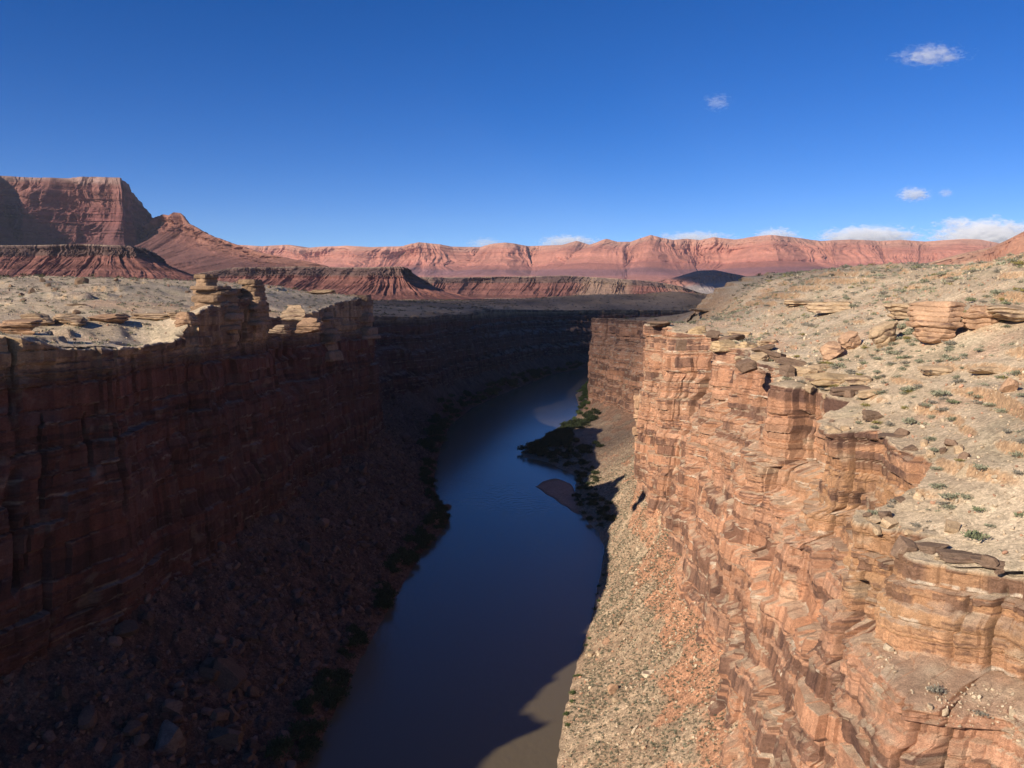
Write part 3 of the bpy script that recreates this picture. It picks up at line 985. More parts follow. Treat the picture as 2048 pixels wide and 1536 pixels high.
def rock_thing(name, label, cat, loc, size, seed, colr, tilt=(0, 0, 0), group=None, sink=0.25, **kw):
    V, F = rock_shape(seed, size, **kw)
    V = V @ rot(*tilt).T
    V[:, 2] += -V[:, 2].min() - sink * (V[:, 2].max() - V[:, 2].min())
    c = np.array(colr) * (1 + 0.22 * fbm(seed + 9, 3, V[:, 0] / size[0] * 4, V[:, 1] / size[1] * 4, V[:, 2] / size[2] * 9))[:, None]
    c = mix(c, VARN, 0.75 * sm(0.2, 0.6, fbm(seed + 12, 3, V[:, 0] / 3, V[:, 1] / 3, V[:, 2] / 0.8)) * (V[:, 2] < 0.7 * V[:, 2].max()))
    o = build(name, V, F, M_ROCK, c)
    o.location = loc
    tag(o, label, cat, group)
    return o


ROCKTAN = (0.44, 0.31, 0.19)
ROCKRED = (0.44, 0.27, 0.165)
ROCKYEL = (0.46, 0.32, 0.18)
# the large outcrops on the right slope, by where they stand in the photo: (u, v of foot, width px, height px)
def outcrop(label, u, v, wpx, hpx, seed, colr=ROCKTAN, name="rock_outcrop", cat="rock outcrop", depth=0.8, tilt=(0, 0, 0), sink=0.12, group=None, **kw):
    p, t = ground_hit(u, v)
    sx = wpx / FPX * t
    sz = hpx / FPX * t
    return rock_thing(name, label, cat, p + np.array([0, sx * depth * 0.3, 0]), (sx, sx * depth, sz / (1 - sink)), seed, colr, tilt, group, sink, **kw)


outcrop("huge layered overhanging rock with undercut base casting a black shadow on the right slope", 1888, 690, 135, 84, 11, ROCKRED, n=44, layers=8, lay_amp=0.13, taper=0.5, power=4, cuts=7, sink=0.02, rough=0.035)
outcrop("low ledge of thin flat layers touching the left side of the huge overhanging rock", 1822, 635, 85, 28, 12, ROCKTAN, n=30, layers=4, lay_amp=0.2, power=5)
outcrop("broken reddish outcrop right behind the huge overhanging rock", 1972, 655, 80, 42, 13, ROCKRED, n=30, layers=4, lay_amp=0.2, power=4)
outcrop("long flat outcrop cut by the right edge of the picture", 2046, 642, 130, 30, 14, ROCKTAN, n=30, layers=4, lay_amp=0.2, power=5)
outcrop("long low orange ledge high on the right slope, the widest one near the crest", 1672, 624, 100, 20, 15, ROCKTAN, n=30, layers=3, lay_amp=0.16, power=5)
outcrop("thin stack of flat slabs just left of the widest ledge near the crest", 1600, 612, 60, 12, 16, ROCKTAN, n=24, layers=3, lay_amp=0.25, power=5)
outcrop("small thin ledge far down the right slope near the cloud shadow", 1412, 627, 56, 7, 17, ROCKTAN, n=20, layers=3, lay_amp=0.25, power=5)
outcrop("leaning elongated boulder, lower of the two tilted rocks on the right slope", 1668, 718, 46, 30, 18, ROCKRED, n=22, layers=3, lay_amp=0.1, tilt=(0, -0.55, 0), power=3, name="boulder", cat="boulder")
outcrop("leaning elongated boulder, upper of the two tilted rocks on the right slope", 1700, 700, 46, 30, 19, ROCKRED, n=22, layers=3, lay_amp=0.1, tilt=(0, -0.55, 0.2), power=3, name="boulder", cat="boulder")
outcrop("grooved outcrop between the tilted boulders and the huge overhanging rock", 1775, 692, 62, 42, 20, ROCKTAN, n=26, layers=3, lay_amp=0.15, tilt=(0, -0.4, 0), power=3)
outcrop("lone square boulder near the right edge of the picture", 2020, 785, 32, 28, 21, ROCKRED, n=18, cuts=9, power=4, tilt=(0.1, 0.3, 0.3), name="boulder", cat="boulder")
outcrop("row of cracked blocks half buried in the slope below the huge overhanging rock", 1885, 750, 70, 16, 22, ROCKTAN, n=24, layers=2, lay_amp=0.2, power=6)
outcrop("second row of half buried blocks, to the right of the cracked row", 1985, 750, 60, 14, 23, ROCKTAN, n=24, layers=2, lay_amp=0.2, power=6)
outcrop("big tan flat topped slab overhanging a dark hollow at the rim", 1660, 772, 110, 26, 24, ROCKYEL, n=34, layers=2, lay_amp=0.12, power=6, depth=0.6, name="rock_slab", cat="rock slab", sink=0.05)
outcrop("thinner slab tucked behind the big flat topped slab at the rim", 1725, 768, 62, 18, 25, ROCKTAN, n=26, layers=2, lay_amp=0.16, power=6, depth=0.7, name="rock_slab", cat="rock slab", sink=0.05)
outcrop("dark brown tilted block among the jumble on the right rim", 1500, 745, 44, 20, 26, (0.19, 0.12, 0.08), n=18, cuts=8, power=6, tilt=(0.1, -0.35, 0.2), name="rock_slab", cat="rock slab")
outcrop("square dark cube of rock standing on the right rim", 1365, 700, 26, 20, 27, (0.19, 0.12, 0.08), n=16, cuts=4, power=8, name="rock_slab", cat="rock slab", sink=0.1)
outcrop("wide bedded block at the rim with a broken dark face", 1445, 702, 60, 24, 28, ROCKYEL, n=26, layers=3, lay_amp=0.12, power=7, name="rock_slab", cat="rock slab", sink=0.1)


DKB = (0.19, 0.125, 0.085)
JUMBLE = [(1325, 652, 50, 10, DKB, 0.0), (1395, 668, 34, 14, ROCKYEL, 0.1), (1425, 676, 30, 14, DKB, -0.2), (1462, 688, 60, 14, DKB, 0.12), (1500, 700, 46, 14, ROCKYEL, -0.15), (1528, 706, 44, 12, DKB, 0.2),
          (1550, 722, 50, 16, DKB, -0.3), (1520, 728, 34, 18, ROCKTAN, 0.25), (1585, 735, 60, 14, DKB, -0.2), (1610, 752, 52, 16, ROCKTAN, -0.1), (1575, 755, 40, 20, DKB, -0.35), (1640, 745, 46, 14, ROCKTAN, 0.05),
          (1702, 790, 70, 14, DKB, 0.05), (1745, 800, 44, 14, ROCKTAN, 0.1), (1748, 842, 40, 18, DKB, -0.1), (1790, 880, 62, 9, DKB, 0.05), (1822, 905, 34, 9, DKB, 0.3), (1775, 1040, 26, 16, DKB, 0.15),
          (1870, 1108, 60, 15, DKB, 0.08), (1930, 1124, 76, 14, DKB, 0.03), (1985, 1135, 60, 12, DKB, 0.03), (1540, 690, 40, 10, ROCKTAN, 0.1), (1480, 672, 40, 10, ROCKTAN, 0.0)]
for k, (u, v, w, h, c, tl) in enumerate(JUMBLE):
    dk = c is DKB
    outcrop("dark stained angular slab in the broken caprock along the right canyon rim" if dk else "tan angular slab in the broken caprock along the right canyon rim", u, v, w, h, 800 + k, c, n=18, layers=2, lay_amp=0.12, power=8, cuts=6, depth=0.7,
            tilt=(0, -tl, (k * 37 % 10 - 5) * 0.08), name="rock_slab", cat="rock slab", sink=0.15, group="dark slabs along the right rim" if dk else "tan slabs along the right rim")


# ------------------------------------------------------------------ pinnacles
def pinnacle(name, label, x, y, z0, z1, w0, w1, seed, colr, nl=9, cat="rock pinnacle"):
    na, per = 40, 5
    rng = np.random.default_rng(seed)
    rows = []
    R0 = []
    hs = np.cumsum(rng.uniform(0.3, 1.9, nl))
    hs = np.concatenate([[0], hs / hs[-1]])
    ang = np.linspace(0, 2 * math.pi, na, endpoint=False)
    for k in range(nl):
        off = rng.normal(size=2) * 0.06 * w0
        rr = rng.uniform(0.92, 1.06)
        ph = rng.uniform(0, 6)
        for j in range(per):
            f = (j + 0.02) / (per - 1) if j < per - 1 else 0.995
            hh = hs[k] + (hs[k + 1] - hs[k]) * f
            w = (w0 + (w1 - w0) * hh ** 0.8) * rr * (1 - 0.055 * (abs(f - 0.5) * 2) ** 6)
            sq = (np.abs(np.cos(ang + ph * 0.1)) ** 6 + np.abs(np.sin(ang + ph * 0.1)) ** 6) ** (-1 / 6)
            r = w / 2 * sq * (1 + 0.16 * (vn(seed + k, np.cos(ang) * 2 + 9, np.sin(ang) * 2 + ph) - 0.5) * 2 + 0.05 * fbm(seed + 40, 3, np.cos(ang) * 5, np.sin(ang) * 5, hh * 30 * np.ones(na)))
            rows.append(np.stack([np.cos(ang) * r + off[0], np.sin(ang) * r + off[1], np.full(na, z0 + (z1 - z0) * hh)], 1))
            R0.append(np.full(na, k))
    top = rows[-1].copy()
    top[:, :2] *= 0.03
    top[:, 2] += 0.1
    rows.append(top)
    R0.append(np.full(na, nl))
    P = np.array(rows)
    li = np.array(R0)
    nr = len(rows)
    a = np.arange(nr * na).reshape(nr, na)
    b = np.roll(a, -1, 1)
    F = np.stack([a[:-1], b[:-1], b[1:], a[1:]], -1).reshape(-1, 4)
    c = np.array(colr) * (0.8 + 0.4 * hsh(seed, li))[..., None]
    c = c * (1 + 0.15 * fbm(seed + 50, 3, P[..., 0], P[..., 1], P[..., 2]))[..., None]
    P = P - np.array([0, 0, z0])
    o = build(name, P, F, M_ROCK, c)
    o.location = (x, y, z0)
    tag(o, label, cat)
    return o


def pin_px(label, u, vtop, vbot, y, wpx0, wpx1, seed, colr, nl=9, name="rock_pinnacle"):
    a = at_y(u, vtop, y)
    b = at_y(u, vbot, y)
    pinnacle(name, label, a[0], y, b[2], a[2], wpx0 / FPX * y, wpx1 / FPX * y, seed, colr, nl)


LTAN = (0.25, 0.16, 0.098)
pin_px("tall layered rock tower with a small cap, leftmost on the left canyon rim", 412, 549, 650, 388, 56, 34, 61, LTAN, 12)
pin_px("narrow banded rock tower right of the notch on the left canyon rim", 504, 559, 650, 402, 60, 36, 62, LTAN, 11)
pin_px("broad low rock stub filling the notch between the two towers", 455, 577, 650, 398, 60, 44, 63, LTAN, 9)
pin_px("chunky block shouldering up between the left tower and the notch stub", 432, 572, 660, 380, 84, 62, 69, LTAN, 8)
pin_px("stubby shoulder of rock leaning against the left tower", 378, 625, 700, 374, 62, 30, 64, LTAN, 7)
pin_px("free standing banded pillar on the slope under the right canyon wall", 1282, 790, 895, 475, 26, 22, 65, ROCKRED, 14)
pin_px("thick banded buttress block below the left rim past the towers", 640, 625, 720, 530, 70, 40, 66, LTAN, 8)
pin_px("dark flat topped block at the far end of the left rim", 715, 590, 690, 606, 60, 46, 67, (0.25, 0.16, 0.10), 8)


for k, (u, v, w, h) in enumerate([(20, 668, 110, 40), (72, 652, 62, 34), (128, 650, 80, 30), (212, 646, 84, 24), (300, 640, 84, 18), (350, 640, 60, 22), (372, 655, 50, 40),
                                  (585, 640, 60, 40), (560, 668, 60, 22), (612, 668, 60, 40), (640, 588, 80, 12), (150, 612, 50, 6)]):
    w, h = w * 0.85, h * 0.72
    outcrop("layered tan ledge with shadowed right end on the sunlit plateau above the left canyon wall", u, v, w, h, 700 + k, (0.34, 0.235, 0.148) if k % 3 else (0.32, 0.195, 0.118), n=26, layers=4, lay_amp=0.2, power=5, depth=0.7, group="layered ledges across the left plateau")


# ------------------------------------------------------------------ scattered stones and shrubs
def sample_mesh(V, F, n, rng, weight=None):
    a, b, c = V[F[:, 0]], V[F[:, 1]], V[F[:, 2]]
    ar = np.linalg.norm(np.cross(b - a, c - a), axis=1)
    if weight is not None:
        ar = ar * weight((a + c) / 2)
    ar /= ar.sum()
    k = rng.choice(len(F), n, p=ar)
    w = rng.dirichlet((1, 1, 1), n)
    return a[k] * w[:, :1] + b[k] * w[:, 1:2] + c[k] * w[:, 2:]


def merged(name, protos, pts, sizes, colours, rng, mat, tilt=0.5, squash=1.0, sinkf=0.3):
    Vs, Fs, Cs, base = [], [], [], 0
    for p, s, c in zip(pts, sizes, colours):
        V, F, sh = protos[rng.integers(len(protos))]
        R = rot(rng.normal() * tilt, rng.normal() * tilt, rng.uniform(0, 6.28))
        Q = (V * s) @ R.T
        Vs.append(Q + p + np.array([0, 0, s * sinkf]))
        Fs.append(F + base)
        Cs.append(np.array(c) * sh[:, None])
        base += len(V)
    return build(name, np.concatenate(Vs), np.concatenate(Fs), mat, np.concatenate(Cs))


def tri(F):
    return np.concatenate([F[:, [0, 1, 2]], F[:, [0, 2, 3]]])


rng = np.random.default_rng(7)
STONES = []
for k in range(7):
    V, F = rock_shape(900 + k, (1, rng.uniform(0.6, 1), rng.uniform(0.4, 0.8)), n=3, power=4, cuts=7, rough=0.04)
    STONES.append((V, F, np.ones(len(V))))
BOULD = []
for k in range(8):
    V, F = rock_shape(930 + k, (1, rng.uniform(0.6, 1), rng.uniform(0.45, 0.85)), n=8, power=8, cuts=6, rough=0.05)
    BOULD.append((V, F, np.ones(len(V))))


def leaf_ball(seed, n, h=0.75, size=0.2, up=0.5):
    """a dome of many small leaf sprays with gaps"""
    r = np.random.default_rng(seed)
    V, F, C = [], [], []
    lobes = [np.array([r.normal() * 0.3, r.normal() * 0.3, r.uniform(0.2, 0.55)]) for _ in range(6)]
    for k in range(n):
        lb = lobes[r.integers(len(lobes))]
        d = r.normal(size=3)
        d[2] = abs(d[2]) * 0.9 - 0.1
        d /= np.linalg.norm(d)
        c = lb * np.array([1, 1, h]) + d * r.uniform(0.15, 0.5) * np.array([1, 1, h])
        c[2] = max(c[2], 0.02)
        a = d + np.array([0, 0, up]) + r.normal(size=3) * 0.4
        a /= np.linalg.norm(a)
        b = np.cross(a, r.normal(size=3))
        b /= np.linalg.norm(b)
        s = size * r.uniform(0.5, 1.2)
        i = len(V)
        V += [c - b * s * 0.28, c + b * s * 0.28, c + a * s + b * s * 0.10, c + a * s - b * s * 0.10]
        F.append([i, i + 1, i + 2, i + 3])
        C += [r.uniform(0.65, 1.3)] * 4
    return np.array(V), np.array(F), np.array(C)


SHRUBS = [leaf_ball(40 + k, 190, 0.7, 0.22) for k in range(6)]
TUFTS = [leaf_ball(60 + k, 26, 0.7, 0.42) for k in range(5)]
BUSHES = [leaf_ball(80 + k, 420, 1.15, 0.2, 0.8) for k in range(5)]
SAGE = np.array([0.25, 0.245, 0.165])
GREY = np.array([0.23, 0.205, 0.16])
GREEN = np.array([0.18, 0.195, 0.11])
OLIVE = np.array([0.24, 0.20, 0.07])
DKGREEN = np.array([0.05, 0.062, 0.028])


def right_slope(c):
    x, y = c[:, 0], c[:, 1]
    return ((x > 40) & (x < 330) & (y > 70) & (y < 640)).astype(float)


def left_slope(c):
    x, y = c[:, 0], c[:, 1]
    return ((x < -95) & (x > -460) & (y > 200) & (y < 760)).astype(float)


def in_view(P, m=40):
    d = P - np.array([0, 0, EYE])
    dep = d[:, 1] * CP - d[:, 2] * SP
    up = d[:, 1] * SP + d[:, 2] * CP
    u = 1024 + FPX * d[:, 0] / dep
    v = 768 - FPX * up / dep
    return (u > -m) & (u < 2048 + m) & (v > -m) & (v < 1536 + m), u, v, dep


# loose stones on the plateau (uncountable)
pts = np.concatenate([sample_mesh(PL_V, PL_F, 26000, rng, right_slope), sample_mesh(PL_V, PL_F, 9000, rng, left_slope)])
sz = np.exp(rng.normal(-0.75, 0.5, len(pts))) * 0.75
cc = [mix(TAN, PALE, rng.random()) * rng.uniform(0.7, 1.15) if rng.random() < 0.75 else PINK * rng.uniform(0.7, 1.1) for _ in pts]
tag(merged("loose_stones", STONES, pts, sz, cc, rng, M_ROCK), kind="stuff")

# debris and shrubs on the bench below the yellow ledge at the lower right
WRV = WR_P.reshape(-1, 3)
on_bench = lambda c: ((np.abs(c[:, 2] - 84.6) < 1.6) & (c[:, 1] > 90) & (c[:, 1] < 134) & (c[:, 0] > 57)) * 1.0
pts = sample_mesh(WRV, WR_F, 420, rng, on_bench)
cc = [mix(TAN, PALE, rng.random()) * rng.uniform(0.8, 1.1) for _ in pts]
tag(merged("bench_debris", STONES, pts, np.exp(rng.normal(-1.2, 0.5, len(pts))), cc, rng, M_ROCK), kind="stuff")
for k, p in enumerate(sample_mesh(WRV, WR_F, 5, rng, on_bench)):
    V, F, C = SHRUBS[k % len(SHRUBS)]
    o = build("desert_shrub", V * (0.8 + 0.2 * k), F, M_LEAF, (SAGE if k % 2 else GREY)[None] * C[:, None])
    o.location = p - np.array([0, 0, 0.1])
    tag(o, "grey-green shrub growing on the rubble covered bench below the yellow ledge at the lower right", "shrub", "shrubs on the bench below the yellow ledge")

# shrubs on the right slope: the ones that show largest are things, the rest one mass
sp = sample_mesh(PL_V, PL_F, 9000, rng, right_slope)
ok, u, v, dep = in_view(sp, 10)
dens = vn(90, sp[:, 0] / 22, sp[:, 1] / 22)
sp = sp[ok & (rng.random(len(sp)) < 0.22 + 1.9 * np.clip(dens - 0.3, 0, 1) ** 1.3)]
ssz = rng.uniform(0.6, 1.75, len(sp)) * np.where(rng.random(len(sp)) < 0.15, 1.5, 1.0)
app = ssz / np.linalg.norm(sp - np.array([0, 0, EYE]), axis=1)
order = np.argsort(-app)
KINDS = [("sage", SAGE, "rounded grey-green desert shrub on the pale slope above the right canyon wall"),
         ("grey", GREY, "dry grey-brown twiggy shrub on the pale slope above the right canyon wall"),
         ("green", GREEN, "fresh green low shrub on the pale slope above the right canyon wall"),
         ("olive", OLIVE, "yellow-olive flowering shrub on the pale slope above the right canyon wall")]
proto_sh = {}
for ki, (kn, kc, lab) in enumerate(KINDS):
    for j, (V, F, C) in enumerate(SHRUBS[:3] if ki else SHRUBS):
        me = build("desert_shrub", V, F, M_LEAF, kc[None] * C[:, None])
        proto_sh.setdefault(ki, []).append(me)
used = set()
for n_, i in enumerate(order[:230]):
    ki = int(rng.choice(4, p=[0.52, 0.35, 0.06, 0.07]))
    pr = proto_sh[ki][rng.integers(len(proto_sh[ki]))]
    if pr.name not in used:
        o = pr
        used.add(pr.name)
    else:
        o = pr.copy()
        COL.objects.link(o)
    s = ssz[i]
    o.scale = (s * rng.uniform(0.9, 1.3), s * rng.uniform(0.9, 1.3), s * rng.uniform(0.8, 1.1))
    o.rotation_euler = (0, 0, rng.uniform(0, 6.28))
    o.location = sp[i] - np.array([0, 0, 0.08])
    tag(o, KINDS[ki][2], "shrub", "scattered %s shrubs on the right slope" % {"sage": "grey-green", "grey": "grey-brown", "green": "fresh green", "olive": "yellow-olive"}[KINDS[ki][0]])
for ki in proto_sh:
    for o in proto_sh[ki]:
        if o.name not in used:
            bpy.data.objects.remove(o)
rest = order[230:]
cc = [[SAGE, GREY, GREEN, OLIVE][rng.choice(4, p=[0.58, 0.32, 0.05, 0.05])] * rng.uniform(0.8, 1.3) for _ in rest]
tag(merged("scrub_cover", TUFTS, sp[rest], ssz[rest], cc, rng, M_LEAF, 0.05, sinkf=-0.05), kind="stuff")

lp = sample_mesh(PL_V, PL_F, 3600, rng, left_slope)
cc = [[SAGE, GREY, GREEN, OLIVE][rng.choice(4, p=[0.5, 0.35, 0.1, 0.05])] * rng.uniform(0.6, 1.1) for _ in lp]
tag(merged("scrub_cover", TUFTS, lp, rng.uniform(0.6, 1.5, len(lp)), cc, rng, M_LEAF, 0.05, sinkf=-0.05), kind="stuff")

fp_ = sample_mesh(PL_V, PL_F, 7000, rng, lambda c: ((np.hypot(c[:, 0], c[:, 1]) > 640) & (np.hypot(c[:, 0], c[:, 1]) < 2600) & (np.abs(c[:, 0]) < 0.62 * c[:, 1])) * 1.0)
cc = [np.array([0.10, 0.09, 0.055]) * rng.uniform(0.6, 1.3) for _ in fp_]
tag(merged("distant_scrub", TUFTS, fp_, rng.uniform(1.2, 3.2, len(fp_)), cc, rng, M_LEAF, 0.05, sinkf=-0.05), kind="stuff")

# rubble and tufts on the sunlit talus
TRF = grid_faces(*TR_P.shape[:2])
TRV = TR_P.reshape(-1, 3)
pts = sample_mesh(TRV, TRF, 15000, rng, lambda c: ((c[:, 1] > 150) & (c[:, 1] < 700) & (c[:, 2] > 0.5)) * 1.0)
sz = np.exp(rng.normal(-0.75, 0.5, len(pts))) * 0.78
cc = [mix(TAN, PALE, rng.random()) * rng.uniform(0.65, 1.1) if rng.random() < 0.7 else PINK * rng.uniform(0.7, 1.1) for _ in pts]
tag(merged("talus_stones", STONES, pts, sz, cc, rng, M_ROCK), kind="stuff")
pts = sample_mesh(TRV, TRF, 13000, rng, lambda c: ((c[:, 1] > 150) & (c[:, 1] < 640) & (c[:, 2] > 1.5)) * (0.3 + vn(95, c[:, 0] / 14, c[:, 1] / 14)))
cc = [SAGE * rng.uniform(0.45, 0.8) for _ in pts]
tag(merged("talus_scrub", TUFTS, pts, rng.uniform(0.4, 0.85, len(pts)), cc, rng, M_LEAF, 0.05, sinkf=-0.05), kind="stuff")

# rubble on the shaded talus
TLF = grid_faces(*TL_P.shape[:2])
TLV = TL_P.reshape(-1, 3)
pts = sample_mesh(TLV, TLF, 14000, rng, lambda c: ((c[:, 1] > 150) & (c[:, 1] < 900) & (c[:, 2] > 0.5)) * 1.0)
sz = np.exp(rng.normal(-0.1, 0.65, len(pts))) * 0.95
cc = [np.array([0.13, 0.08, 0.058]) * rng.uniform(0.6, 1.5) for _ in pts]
tag(merged("rubble", STONES, pts, sz, cc, rng, M_ROCK), kind="stuff")


def make_boulders(name, cat, group, pts, sizes, colours, labels, tilt=0.4):
    for p, s, c, lab in zip(pts, sizes, colours, labels):
        V, F, sh = BOULD[rng.integers(len(BOULD))]
        o = build(name, V * s, F, M_ROCK, np.tile(np.array(c), (len(V), 1)) * (1 + 0.2 * fbm(int(s * 977) + 1, 3, V[:, 0] * 4, V[:, 1] * 4, V[:, 2] * 6))[:, None])
        o.location = p + np.array([0, 0, 0.15 * s])
        o.rotation_euler = (rng.normal() * tilt, rng.normal() * tilt, rng.uniform(0, 6.28))
        tag(o, lab, cat, group)


# big boulders at the foot of the shaded wall
pts = sample_mesh(TLV, TLF, 60, rng, lambda c: ((c[:, 1] > 200) & (c[:, 1] < 300) & (c[:, 2] > 2) & (c[:, 2] < 22)) * 1.0)
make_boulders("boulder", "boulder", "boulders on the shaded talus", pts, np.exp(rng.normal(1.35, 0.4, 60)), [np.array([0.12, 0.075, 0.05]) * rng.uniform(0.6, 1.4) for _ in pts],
              ["large brown boulder in deep shade on the rubble slope at the bottom left"] * 60)
# boulders along the right rim and ledges
lipi = 8
rim_line = WR_P[lipi]
sel = [i for i in range(0, rim_line.shape[0]) if 110 < rim_line[i, 1] < 470]
pk = rng.choice(sel, 60, replace=False)
pts = rim_line[pk] + np.stack([rng.uniform(-0.5, 6, 60), rng.uniform(-2, 2, 60), np.zeros(60)], 1)
pts[:, 2] = np.maximum(plateau_h(pts[:, 0], pts[:, 1]), pts[:, 2] - 0.6)
make_boulders("rim_block", "rock", "blocks along the right rim", pts, np.exp(rng.normal(0.6, 0.4, 60)), [(np.array(ROCKTAN) if rng.random() < 0.6 else np.array([0.21, 0.135, 0.09])) * rng.uniform(0.8, 1.15) for _ in pts],
              ["angular weathered block lying along the broken edge of the right canyon rim"] * 60, 0.25)
pts = sample_mesh(PL_V, PL_F, 45, rng, right_slope)
ok, u, v, dep = in_view(pts, 0)
pts = pts[ok]
make_boulders("boulder", "boulder", "boulders on the right slope", pts, np.exp(rng.normal(0.3, 0.4, len(pts))), [np.array(ROCKTAN) * rng.uniform(0.8, 1.2) for _ in pts],
              ["small tan boulder lying loose on the pale slope above the right canyon wall"] * len(pts))
pts = sample_mesh(PL_V, PL_F, 110, rng, left_slope)
ok, u, v, dep = in_view(pts, 0)
pts = pts[ok]
make_boulders("boulder", "boulder", "boulders on the left plateau", pts, np.exp(rng.normal(0.9, 0.4, len(pts))), [np.array(LTAN) * rng.uniform(0.8, 1.2) for _ in pts],
              ["small tan boulder lying loose on the sunlit plateau above the left canyon wall"] * len(pts))


pts = sample_mesh(TRV, TRF, 90, rng, lambda c: ((c[:, 1] > 180) & (c[:, 1] < 480) & (c[:, 2] > 2)) * 1.0)
make_boulders("boulder", "boulder", "boulders on the sunlit talus", pts, np.exp(rng.normal(0.45, 0.35, len(pts))), [mix(np.array(ROCKTAN), PALE, rng.random() * 0.7) * rng.uniform(0.75, 1.1) for _ in pts],
              ["pale angular boulder lying on the sunlit pebbly talus under the right canyon wall"] * len(pts))


def talus_hit(u, v, T):
    d = ray(u, v)
    V = T.reshape(-1, 3) - np.array([0, 0, EYE])
    d = d / np.linalg.norm(d)
    return V[np.argmax(V @ d / np.linalg.norm(V, axis=1))] + np.array([0, 0, EYE])


for (u, v, sz_, c_, lab, k) in [(1226, 1386, (3.6, 2.6, 3.4), ROCKRED, "rounded brown boulder with a black shadow, largest on the sunlit talus", 1), (1242, 1248, (5.0, 1.2, 1.2), ROCKTAN, "long narrow slab lying like a beam on the sunlit talus", 2),
                                (1298, 1350, (4.4, 3.2, 0.9), PALE, "pale flat slab half sunk in the sunlit talus", 3), (1270, 1462, (3.6, 0.9, 0.9), PALE * 1.1, "thin whitish slab low on the sunlit talus near the bottom edge", 4)]:
    rock_thing("boulder", lab, "boulder", talus_hit(u, v, TR_P), sz_, 980 + k, c_, (0.1, -0.3, 0.9 if k in (2, 4) else 0.2), None, 0.2, n=14, cuts=6, power=6)
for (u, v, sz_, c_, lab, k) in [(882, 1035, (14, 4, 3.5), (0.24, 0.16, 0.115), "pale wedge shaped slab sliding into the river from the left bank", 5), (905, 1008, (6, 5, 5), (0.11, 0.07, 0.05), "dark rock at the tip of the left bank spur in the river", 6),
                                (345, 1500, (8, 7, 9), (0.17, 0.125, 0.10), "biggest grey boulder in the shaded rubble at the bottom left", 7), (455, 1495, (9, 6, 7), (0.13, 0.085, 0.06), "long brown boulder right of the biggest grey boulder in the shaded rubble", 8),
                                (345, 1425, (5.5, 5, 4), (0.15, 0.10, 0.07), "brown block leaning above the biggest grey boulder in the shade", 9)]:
    rock_thing("boulder", lab, "boulder", talus_hit(u, v, TL_P), sz_, 980 + k, c_, (0.2, 0.25, 0.7 if k == 5 else 0.3), None, 0.2, n=16, cuts=8, power=5)


# ------------------------------------------------------------------ riverside bushes, sandbar
def sandbar():
    out = [(1072, 972), (1090, 962), (1112, 958), (1128, 962), (1142, 970), (1152, 985), (1166, 1002), (1172, 1022), (1150, 1026), (1128, 1012), (1108, 998), (1088, 984)]
    P = np.array([at_z(u, v, 0)[:2] for u, v in out])
    n = 120
    cum = np.concatenate([[0], np.cumsum(np.linalg.norm(np.diff(np.vstack([P, P[:1]]), axis=0), axis=1))])
    q = np.linspace(0, cum[-1], n, endpoint=False)
    W = np.vstack([P, P[:1]])
    E = np.stack([np.interp(q, cum, W[:, k]) for k in range(2)], 1)
    c = E.mean(0)
    E = c + (E - c) * (1 + 0.10 * fbm(771, 4, np.arange(n) / 7.0)[:, None])
    rows = []
    for k, z in ((1.04, -0.5), (1.0, 0.05), (0.93, 0.28), (0.8, 0.45), (0.5, 0.6), (0.02, 0.65)):
        X = c + (E - c) * k
        rows.append(np.stack([X[:, 0], X[:, 1], z + 0.12 * fbm(777, 3, X[:, 0] / 4, X[:, 1] / 4)], 1))
    P = np.array(rows)
    a = np.arange(P.shape[0] * n).reshape(-1, n)
    b = np.roll(a, -1, 1)
    F = np.stack([a[:-1], b[:-1], b[1:], a[1:]], -1).reshape(-1, 4)
    cl = mix(np.array([0.20, 0.13, 0.09]), np.array([0.36, 0.25, 0.18]), sm(0.1, 0.5, P[..., 2]))
    o = build("sandbar", P, F, M_GROUND, cl, True)
    tag(o, kind="structure")


sandbar()


def shore_pts(shore, n, y0, y1, lo, hi, side):
    sh = np.array(shore, float)
    cum = np.concatenate([[0], np.cumsum(np.linalg.norm(np.diff(sh, axis=0), axis=1))])
    out = []
    while len(out) < n:
        q = rng.uniform(0, cum[-1])
        p = np.array([np.interp(q, cum, sh[:, k]) for k in range(2)])
        if not (y0 < p[1] < y1):
            continue
        e = np.array([np.interp(q + 2, cum, sh[:, k]) for k in range(2)]) - p
        e /= np.linalg.norm(e) + 1e-9
        nv = np.array([e[1], -e[0]]) * side
        p = p + nv * rng.uniform(lo, hi)
        if side < 0 and vn(97, p[0] / 13, p[1] / 13) < 0.42:          # bushes come in patches
            continue
        out.append(p)
    return np.array(out)


def talus_z(P2, T):
    V = T.reshape(-1, 3)
    return np.array([V[np.argmin((V[:, 0] - p[0]) ** 2 + (V[:, 1] - p[1]) ** 2), 2] for p in P2])


def bushes(label, group, P2, T, smin, smax, tone, n_things):
    z = np.maximum(talus_z(P2, T), 0.1)
    size = rng.uniform(smin, smax, len(P2))
    order = np.argsort(-size / np.hypot(P2[:, 0], P2[:, 1]))
    mine = [build("riverside_bush", V, F, M_LEAF, tone[None] * C[:, None]) for V, F, C in BUSHES]
    for k, i in enumerate(order[:n_things]):
        if k < len(mine):
            o = mine[k]
        else:
            o = mine[rng.integers(len(mine))].copy()
            COL.objects.link(o)
        s = size[i]
        o.location = (P2[i, 0], P2[i, 1], z[i] - 0.2)
        o.scale = (s, s * rng.uniform(0.8, 1.2), s * rng.uniform(0.7, 1.0))
        o.rotation_euler = (0, 0, rng.uniform(0, 6.28))
        tag(o, label, "bush", group)
    for i in order[n_things:]:
        THICKET.append((P2[i, 0], P2[i, 1], z[i] - 0.2, size[i], tone))


